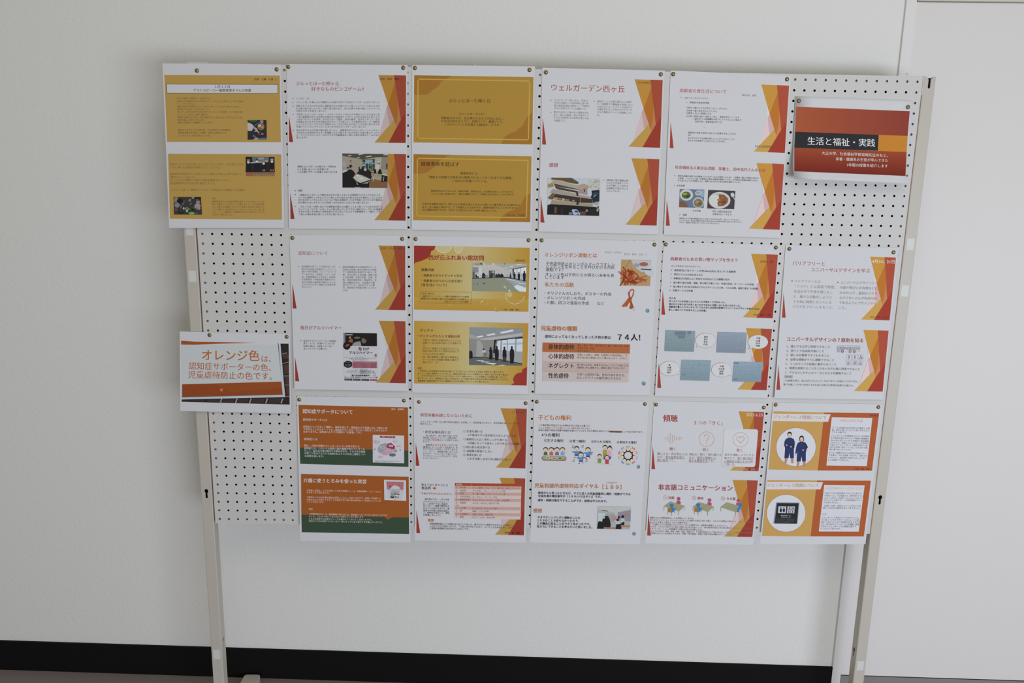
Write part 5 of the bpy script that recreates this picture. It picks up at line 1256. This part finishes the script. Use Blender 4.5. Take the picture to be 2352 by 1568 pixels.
P.poly([(1530, 360), (1535, 265), (1575, 245), (1612, 265), (1605, 375), (1535, 380)], (206, 150, 178)); P.quad([(1540, 375), (1608, 372), (1590, 445), (1540, 430)], (64, 76, 126)); P.line([(1610, 275), (1640, 350)], 13, skin); P.ell(1580, 145, 30, 18, (44, 30, 32)); kid(1575, 200, 52, (206, 150, 178), body=False)
for x, y, c in [(1345, 370, (96, 150, 62)), (1512, 392, (176, 64, 74))]:
    P.line([(x - 92, y + 35), (x - 45, y + 65)], 13, skin); P.line([(x + 45, y + 65), (x + 90, y + 35)], 13, skin); P.line([(x - 20, y + 150), (x - 80, y + 158)], 14, skin); P.line([(x + 20, y + 150), (x + 75, y + 158)], 14, skin)
    P.poly([(x - 48, y + 62), (x, y + 48), (x + 48, y + 62), (x + 36, y + 90), (x + 38, y + 150), (x - 38, y + 150), (x - 36, y + 90)], c); kid(x, y, 46, c, body=False)
for k, c in enumerate([(120, 180, 110), (196, 110, 70), (206, 140, 160), (140, 176, 216), (196, 96, 140), (90, 160, 150), (70, 140, 200), (150, 196, 160), (206, 110, 110), (120, 170, 210)]):
    a = -math.pi / 2 + 2 * math.pi * k / 10
    cx, cy = 1988 + 168 * math.cos(a), 350 + 158 * math.sin(a); ox, oy = 1988 + 222 * math.cos(a), 350 + 208 * math.sin(a)
    n = np.array([-math.sin(a), math.cos(a)]); e = np.array([math.cos(a), math.sin(a)])
    P.poly([tuple(np.array([cx, cy]) + n * 26), tuple(np.array([ox, oy]) + n * 40), tuple(np.array([ox, oy]) - n * 40), tuple(np.array([cx, cy]) - n * 26)], c)
    q = np.array([1988, 350]) + e * np.array([138, 132])
    P.ell(q[0] - e[0] * 8, q[1] - e[1] * 8, 48, 46, (40, 34, 34)); q2 = q + e * 12; P.ell(q2[0], q2[1], 42, 40, (216, 186, 170)); P.ell(q2[0] + e[0] * 10, q2[1] + e[1] * 10, 9, 8, (150, 60, 52), 10)
P.kind = 'printed_photo'; P.crop(*H_)
P.quad([(702, 1122), (1026, 1128), (1012, 1347), (690, 1342)], (158, 160, 158)); P.poly([(702, 1122), (1026, 1128), (1024, 1150), (870, 1185), (702, 1150)], (172, 174, 170)); P.poly([(735, 1158), (790, 1165), (800, 1172), (740, 1166)], (50, 60, 50)); P.quad([(702, 1186), (772, 1190), (770, 1270), (700, 1268)], (172, 184, 186)); P.quad([(775, 1195), (870, 1200), (868, 1280), (775, 1275)], (150, 146, 146)); P.quad([(895, 1180), (1022, 1160), (1020, 1270), (895, 1260)], (138, 132, 142)); P.quad([(865, 1150), (890, 1150), (888, 1280), (865, 1280)], (168, 172, 172))
P.quad([(840, 1215), (885, 1215), (880, 1260), (838, 1258)], (168, 130, 130)); P.quad([(955, 1190), (1000, 1190), (1000, 1225), (955, 1225)], (150, 120, 130))
P.poly([(690, 1342), (700, 1280), (715, 1265), (740, 1275), (748, 1225), (770, 1215), (800, 1220), (815, 1250), (825, 1300), (820, 1344)], (26, 26, 30)); P.poly([(870, 1345), (880, 1290), (900, 1285), (930, 1300), (930, 1346)], (28, 28, 34)); P.poly([(925, 1240), (955, 1230), (965, 1270), (930, 1290)], (170, 172, 180)); P.ell(942, 1224, 15, 16, (34, 30, 32)); P.poly([(926, 1285), (960, 1270), (955, 1325), (925, 1325)], (34, 34, 42)); P.poly([(880, 1265), (905, 1262), (915, 1295), (878, 1300)], (172, 174, 182)); P.ell(893, 1255, 13, 14, (36, 32, 34)); P.quad([(755, 1326), (870, 1330), (868, 1345), (755, 1343)], (150, 116, 84)); P.quad([(925, 1306), (1014, 1308), (1013, 1328), (925, 1324)], (158, 122, 86)); P.ell(755, 1232, 14, 12, (168, 168, 172)); P.ell(905, 1230, 12, 12, (40, 36, 38))
P.finish()

# ---- bottom row: listening
P = Poster('slide_poster', 'poster with sound wave, question mark and heart icons above desk seating drawings',
           [(1502.3, 920.6), (1760, 925.8), (1730.3, 1250.8), (1482, 1247.3)], 'the heart icon poster', pins=[(1507, 928.7), (1754, 935.5)])
P.crop(*H_); P.sl = 0.018; P.col = (100, 90, 92)
facets(P, [(1252, 172), (2330, 198), (2276, 774), (1222, 757)], 1.06)
P.T(1338, 258, 1482, '傾聴', (150, 48, 40), 0.02); P.T(1640, 302, 1922, '３つの「きく」', (150, 70, 56), 0.004); P.T(2154, 222, 2316, '2023.6.23', (200, 190, 184), 0.004)
for k, hh_ in enumerate([10, 18, 38, 54, 38, 26, 16, 10, 18, 9]): P.line([(1360 + k * 18, 455 - hh_), (1359 + k * 18, 455 + hh_)], 3.5, (172, 124, 84))
P.ring(1766, 463, 76, 74, 4, (180, 138, 96), 40); P.ring(1766, 441, 27, 25, 4, (180, 138, 96), 24, 185, 415); P.line([(1781, 462), (1768, 474), (1766, 490)], 4, (180, 138, 96)); P.ell(1765, 503, 3, 3, (180, 138, 96))
P.poly([(1955, 360), (2258, 366), (2272, 382), (2244, 722), (2228, 738), (1925, 732), (1914, 716), (1940, 374)], (190, 190, 194)); P.dots([(1955, 360), (1940, 374), (1914, 716), (1925, 732), (2228, 738)], 4, 8, (150, 130, 126))
P.ring(2099, 467, 76, 74, 4, (180, 138, 96), 40)
hp = []
for k in range(28):
    t = 2 * math.pi * k / 28
    hp.append((2099 + 2.35 * 16 * math.sin(t) ** 3, 465 - 2.2 * (13 * math.cos(t) - 5 * math.cos(2 * t) - 2 * math.cos(3 * t) - math.cos(4 * t))))
P.line(hp, 4, (180, 138, 96), close=True)
for x0, x1, y, t in [(1404, 1460, 559, '聞く'), (1728, 1784, 566, '訊く'), (2060, 2116, 571, '聴く')]: P.T(x0, y, x1, t, (150, 70, 56), 0.008)
P.lines([(1284, 606, 1578, '聞こえる・声が耳に入る'), (1282, 638, 1548, 'など、音や音声を耳に'), (1280, 668, 1454, '感じ取ること。'), (1596, 612, 1910, '尋ねる・問う・取り調べる'), (1594, 644, 1856, 'など、相手に質問して'), (1592, 674, 1842, '答えを要求すること。'), (1942, 616, 2228, '相手を理解しようとする'), (1940, 648, 2224, '聴き方で、聴く側が相手'), (1938, 680, 2220, 'に積極的な関心を示す際'), (1936, 710, 2050, 'に用いる。')], (120, 100, 100))
for a, b2 in [((1365, 652), (1548, 656)), ((1280, 682), (1384, 684)), ((1676, 660), (1856, 664)), ((1592, 688), (1770, 691)), ((2066, 662), (2222, 665)), ((1938, 692), (2200, 697))]: P.line([a, b2], 2.5, (130, 106, 104))
P.T(2060, 757, 2275, '【氏名　瀧則　菜月　】', (190, 160, 140), 0.002)
facets(P, [(1208, 852), (2268, 871), (2214, 1420), (1181, 1409)], 1.06)
P.T(1294, 936, 2022, '非言語コミュニケーション', (150, 46, 40), 0.014, sl=0.012)
P.lines([(1210, 1234, 1645, '傾聴における環境設定は、人も環境にふくまれる。'), (1210, 1256, 2215, '例えばカウンセラーは、カウンセリングルームに相談する者が入室する際に、どのような環境かと感じるか、カウンセラーから'), (1208, 1278, 1585, 'あらかじめ考えて設定しておく必要がある。'), (1208, 1300, 1970, 'ドアを開けてすぐ目の前にカウンセラーがいる環境では、対象者は緊張して入りにくい。'), (1206, 1321, 2210, 'そのため、入り口から斜めに少し離れた場所に机と椅子を置くことや、別の相談者が訪ねて来た際に顔を合わせないよう入り口がない'), (1206, 1343, 1730, 'ようパーテーションを配置する等の対応が必要となる。'), (1204, 1365, 2208, 'このような工夫は、面接・看取・相談・指導・面談など、その時の状況によって使い分けることができ、圧迫感のない雰囲気で'), (1204, 1386, 2030, '圧迫感のないような空間にするほか、表情・声の強弱・身振り手振り等も傾聴のポイントである。')], (124, 104, 102))
P.kind = 'printed_drawing'; P.crop(1500, 1130, 10.69); P.sl = 0.01
tb, pk, bl, ch = (148, 144, 112), (164, 74, 104), (44, 116, 172), (146, 112, 52)
for n, (dx, dy, num, t, tx) in enumerate([(0, 0, '1', '対面', (375, 522)), (712, 15, '2', '斜め', (1095, 1240)), (1395, 20, '3', '９０度', (1818, 2028))]):
    P.ring(303 + (n * 708), 130 + n * 12, 48, 48, 5, (170, 120, 112)); P.T((298, 290, 290)[n] + n * 708, 130 + n * 12, (309, 316, 316)[n] + n * 708, num, (160, 110, 104), h=50); P.T(tx[0], 138 + n * 12, tx[1], t, (160, 76, 66), 0.012)
    for x, y, L in [(275, 345, 100), (772, 340, 95), (635, 470, 95), (1e9, 0, 0)][:3]:
        P.line([(x + dx, y + dy), (x + dx - 8, y + dy + L)], 9, (140, 138, 126))
    px_ = 630 if n == 0 else (1388 if n == 1 else 2098); py_ = 160 + (n == 1) * 34 + (n == 2) * 44
    P.poly([(px_ - 50, py_ + 55), (px_ + 20, py_ + 45), (px_ + 50, py_ + 80), (px_ + 45, py_ + 135), (px_ - 50, py_ + 130)], pk); P.ell(px_, py_, 44, 42, pk)
    P.poly([(265 + dx, 348 + dy), (425 + dx, 228 + dy), (780 + dx, 338 + dy), (640 + dx, 472 + dy)], tb)
    if n < 2:
        ex = 0 if n == 0 else 652; ey = 0 if n == 0 else -8
        for x, y, L in [(365, 470, 75), (458, 505, 65), (535, 455, 55)]: P.line([(x + ex, y + ey), (x + ex - 3, y + ey + L)], 9, (140, 132, 110))
        P.ell(455 + ex, 325 + ey, 50, 48, bl); P.poly([(420 + ex, 370 + ey), (480 + ex, 360 + ey), (520 + ex, 400 + ey), (575 + ex, 385 + ey), (580 + ex, 400 + ey), (530 + ex, 428 + ey), (535 + ex, 455 + ey), (470 + ex, 500 + ey), (440 + ex, 430 + ey)], bl); P.poly([(365 + ex, 380 + ey), (468 + ex, 405 + ey), (462 + ex, 508 + ey), (362 + ex, 480 + ey)], ch)
    else:
        P.ell(2148, 312, 46, 44, bl); P.poly([(2110, 345), (2165, 350), (2150, 400), (2115, 440), (2118, 490), (2050, 485), (2085, 430), (2020, 415), (2012, 402), (2080, 402)], bl)
P.finish()

# ---- bottom row: genderless
P = Poster('slide_poster', 'poster of two orange slides with white circles holding swimwear models and a toilet sign',
           [(1775.7, 923.8), (2027.5, 927.9), (1987.7, 1249.2), (1745.6, 1249.2)], 'the white circle photos poster', lift=(0.0015, 0.006), pins=[(1781.7, 929.2), (2017.6, 934.5)])
P.crop(*I_); P.sl = 0.022; P.col = (52, 52, 58)
yl, rd = (186, 146, 82), (164, 84, 42)
P.poly([(165, 152), (688, 166), (618, 762), (112, 753)], yl); P.poly([(688, 166), (1252, 172), (1178, 764), (618, 762)], rd)
P.poly([(150, 178), (752, 184), (726, 262), (142, 252)], (192, 190, 192)); P.T(164, 208, 708, 'ジェンダーレス問題について', (168, 112, 84), 0.004, sl=0.022); P.T(1152, 196, 1236, '4月28日', BLK, 0.014)
P.quad([(764, 214), (1182, 222), (1124, 717), (708, 712)], (190, 190, 196)); P.T(842, 248, 1080, '⇒悩みは男女共通', (186, 140, 116), 0.004)
P.lines([(768, 322, 1155, 'プールの時間の男女同室での着替えの問'), (766, 345, 1150, '題、体形を隠したいという問い合わせから'), (764, 369, 920, 'できた水着です。'), (756, 404, 1148, 'ジェンダーレスが問題視されている中批判'), (754, 428, 1148, 'され商品が潰されないよう時間や価値観を'), (752, 452, 1146, '合わせ2人目くらいから本格的に商品開発'), (750, 475, 1142, 'されました。制服にもジェンダーレスの流れ'), (745, 498, 1136, 'が出てきてジェンダーレス製品が受け入れ'), (742, 522, 1128, 'られる方向に向かっていることが分かり開'), (740, 546, 968, '発に乗り出したそうです。'), (736, 580, 1126, 'そうして開発されたのが男女共用セパレー'), (734, 604, 1132, 'ツ水着というので長袖・半ズボン・緩やかな'), (730, 628, 1120, 'シルエット、性別問わず着られるジェンダー'), (728, 652, 940, 'レス水着ができました。')], (62, 62, 68), 0.002)
P.T(1004, 746, 1178, '【氏名　塚本　希星　】', (60, 34, 26), 0.008)
P.ell(396, 522, 204, 198, (190, 192, 198), 40); P.ring(396, 522, 206, 200, 3, (160, 96, 60), 40)
P.poly([(103, 862), (612, 866), (546, 1439), (48, 1436)], yl); P.poly([(612, 866), (1166, 868), (1094, 1440), (546, 1439)], rd)
P.poly([(96, 880), (674, 882), (648, 956), (88, 956)], (192, 190, 192)); P.T(102, 913, 630, 'ジェンダーレス問題について', (168, 112, 84), 0.004, sl=0.005)
P.quad([(686, 911), (1102, 915), (1041, 1392), (630, 1390)], (190, 190, 196)); P.T(704, 946, 1084, '⇒女性専用トイレがなくなる？', (190, 150, 124), 0.003, sl=0.0)
P.sl = 0.004
P.lines([(692, 997, 1068, '渋谷にできた性別問わずだれでも使える'), (690, 1022, 1088, '「共用トイレ」での問題です。男性用のトイレ'), (686, 1046, 1072, 'スペースが2つ、共通トイレスペースが2つ'), (684, 1068, 1070, 'になっている形です。一方女性専用スペー'), (682, 1092, 836, 'スはありません。'), (680, 1126, 1062, '→男性・共用・女性のスペースがないと犯'), (674, 1149, 1056, '罪につながる可能性があると考えました。'),
         (660, 1247, 1040, 'ジェンダーレスが進んでいるのはいいこと'), (658, 1270, 1050, 'だと思っていたのですが、ものによっては犯'), (656, 1293, 1056, '罪につながってしまう可能性があると学びま'), (652, 1316, 1046, 'した。世の中がジェンダーレスを理解し間違'), (650, 1338, 1014, 'えのないジェンダーレスの開発が進んで'), (648, 1361, 856, 'いったらなと思います。')], (62, 62, 68), 0.002)
P.T(666, 1213, 708, '感想', (186, 150, 128), 0.002)
P.ell(294, 1202, 200, 192, (190, 192, 198), 40); P.ring(294, 1202, 202, 194, 3, (160, 96, 60), 40)
P.kind = 'printed_photo'
nv = (40, 48, 92); sk = (206, 172, 152)
for x, y, s_, wmn in [(330, 392, 1.0, False), (454, 432, 0.97, True)]:
    f = lambda u, v: (x + u * s_, y + v * s_)
    for u in (-34, 26): P.poly([f(u - 14, 240), f(u + 14, 240), f(u + 8 + (6 if u > 0 else -6), 296), f(u - 14 + (6 if u > 0 else -6), 296)], (168, 128, 112))
    P.poly([f(-46, 130), f(44, 130), f(44, 245), f(6, 245), f(0, 190), f(-12, 245), f(-54, 245)], nv)
    P.poly([f(-10, 30), f(10, 30), f(44, 48), f(54, 80), f(50, 130), f(44, 150), f(-44, 150), f(-52, 120), f(-54, 75), f(-40, 48)], nv)
    if not wmn:
        P.poly([f(-54, 80), f(-30, 92), f(40, 96), f(52, 110), f(46, 128), f(-40, 132), f(-56, 118)], (34, 42, 82)); P.ell(*f(-30, 110), 9, 6, sk); P.ell(*f(14, 126), 9, 6, sk)
    else:
        P.poly([f(30, 46), f(56, 66), f(66, 98), f(40, 124), f(22, 128), f(22, 116), f(44, 96), f(34, 76)], (34, 42, 82)); P.poly([f(-40, 50), f(-58, 90), f(-68, 160), f(-54, 165), f(-40, 110)], nv); P.ell(*f(-62, 172), 8, 12, sk); P.ell(*f(16, 124), 9, 7, sk)
    P.ell(*f(0, -2), 24, 27, (38, 32, 34)); 
    if wmn: P.poly([f(-25, -2), f(25, -2), f(25, 26), f(-24, 26)], (38, 32, 34))
    P.ell(*f(0, 6), 18, 22, sk); P.poly([f(-7, 20), f(7, 20), f(8, 34), f(-8, 34)], sk); P.ell(*f(0, 14), 7, 3, (190, 150, 140), 10); P.poly([f(-20, -4), f(-6, -12), f(20, -6), f(20, -14), f(0, -22), f(-20, -14)], (38, 32, 34))
P.quad([(192, 1090), (432, 1092), (410, 1312), (162, 1308)], (130, 134, 142)); P.quad([(200, 1098), (423, 1100), (404, 1309), (174, 1307)], (34, 36, 40))
P.quad([(216, 1130), (296, 1131), (290, 1202), (210, 1200)], (176, 178, 184)); P.quad([(308, 1131), (384, 1132), (378, 1202), (302, 1201)], (176, 178, 184)); P.line([(346, 1131), (340, 1202)], 4, (34, 36, 40)); P.line([(306, 1166), (382, 1167)], 4, (34, 36, 40))
for x in (240, 271): P.ell(x, 1146, 6, 7, (34, 36, 40), 10); P.poly([(x - 10, 1156), (x + 10, 1156), (x + 12, 1172), (x + 6, 1192), (x - 7, 1192), (x - 13, 1172)], (34, 36, 40))
for x, y in [(326, 1146), (364, 1148), (322, 1184), (360, 1184)]: P.ell(x, y - 6, 4, 5, (44, 46, 50), 8); P.poly([(x - 9, y + 12), (x - 3, y - 1), (x + 5, y - 1), (x + 10, y + 12)], (44, 46, 50))
P.T(240, 1228, 348, '男女共用トイレ', (186, 188, 192), 0.004); P.T(246, 1244, 340, 'All gender toilet', (150, 152, 156), h=10)
for k in range(4): P.T(188, 1262 + k * 11, 385 if k < 3 else 330, 'どなたでもご利用いただける個室の案内表示です', (96, 98, 104), h=7)
P.finish()

# the type tool is not part of the place
bpy.data.objects.remove(font_ob, do_unlink=True)
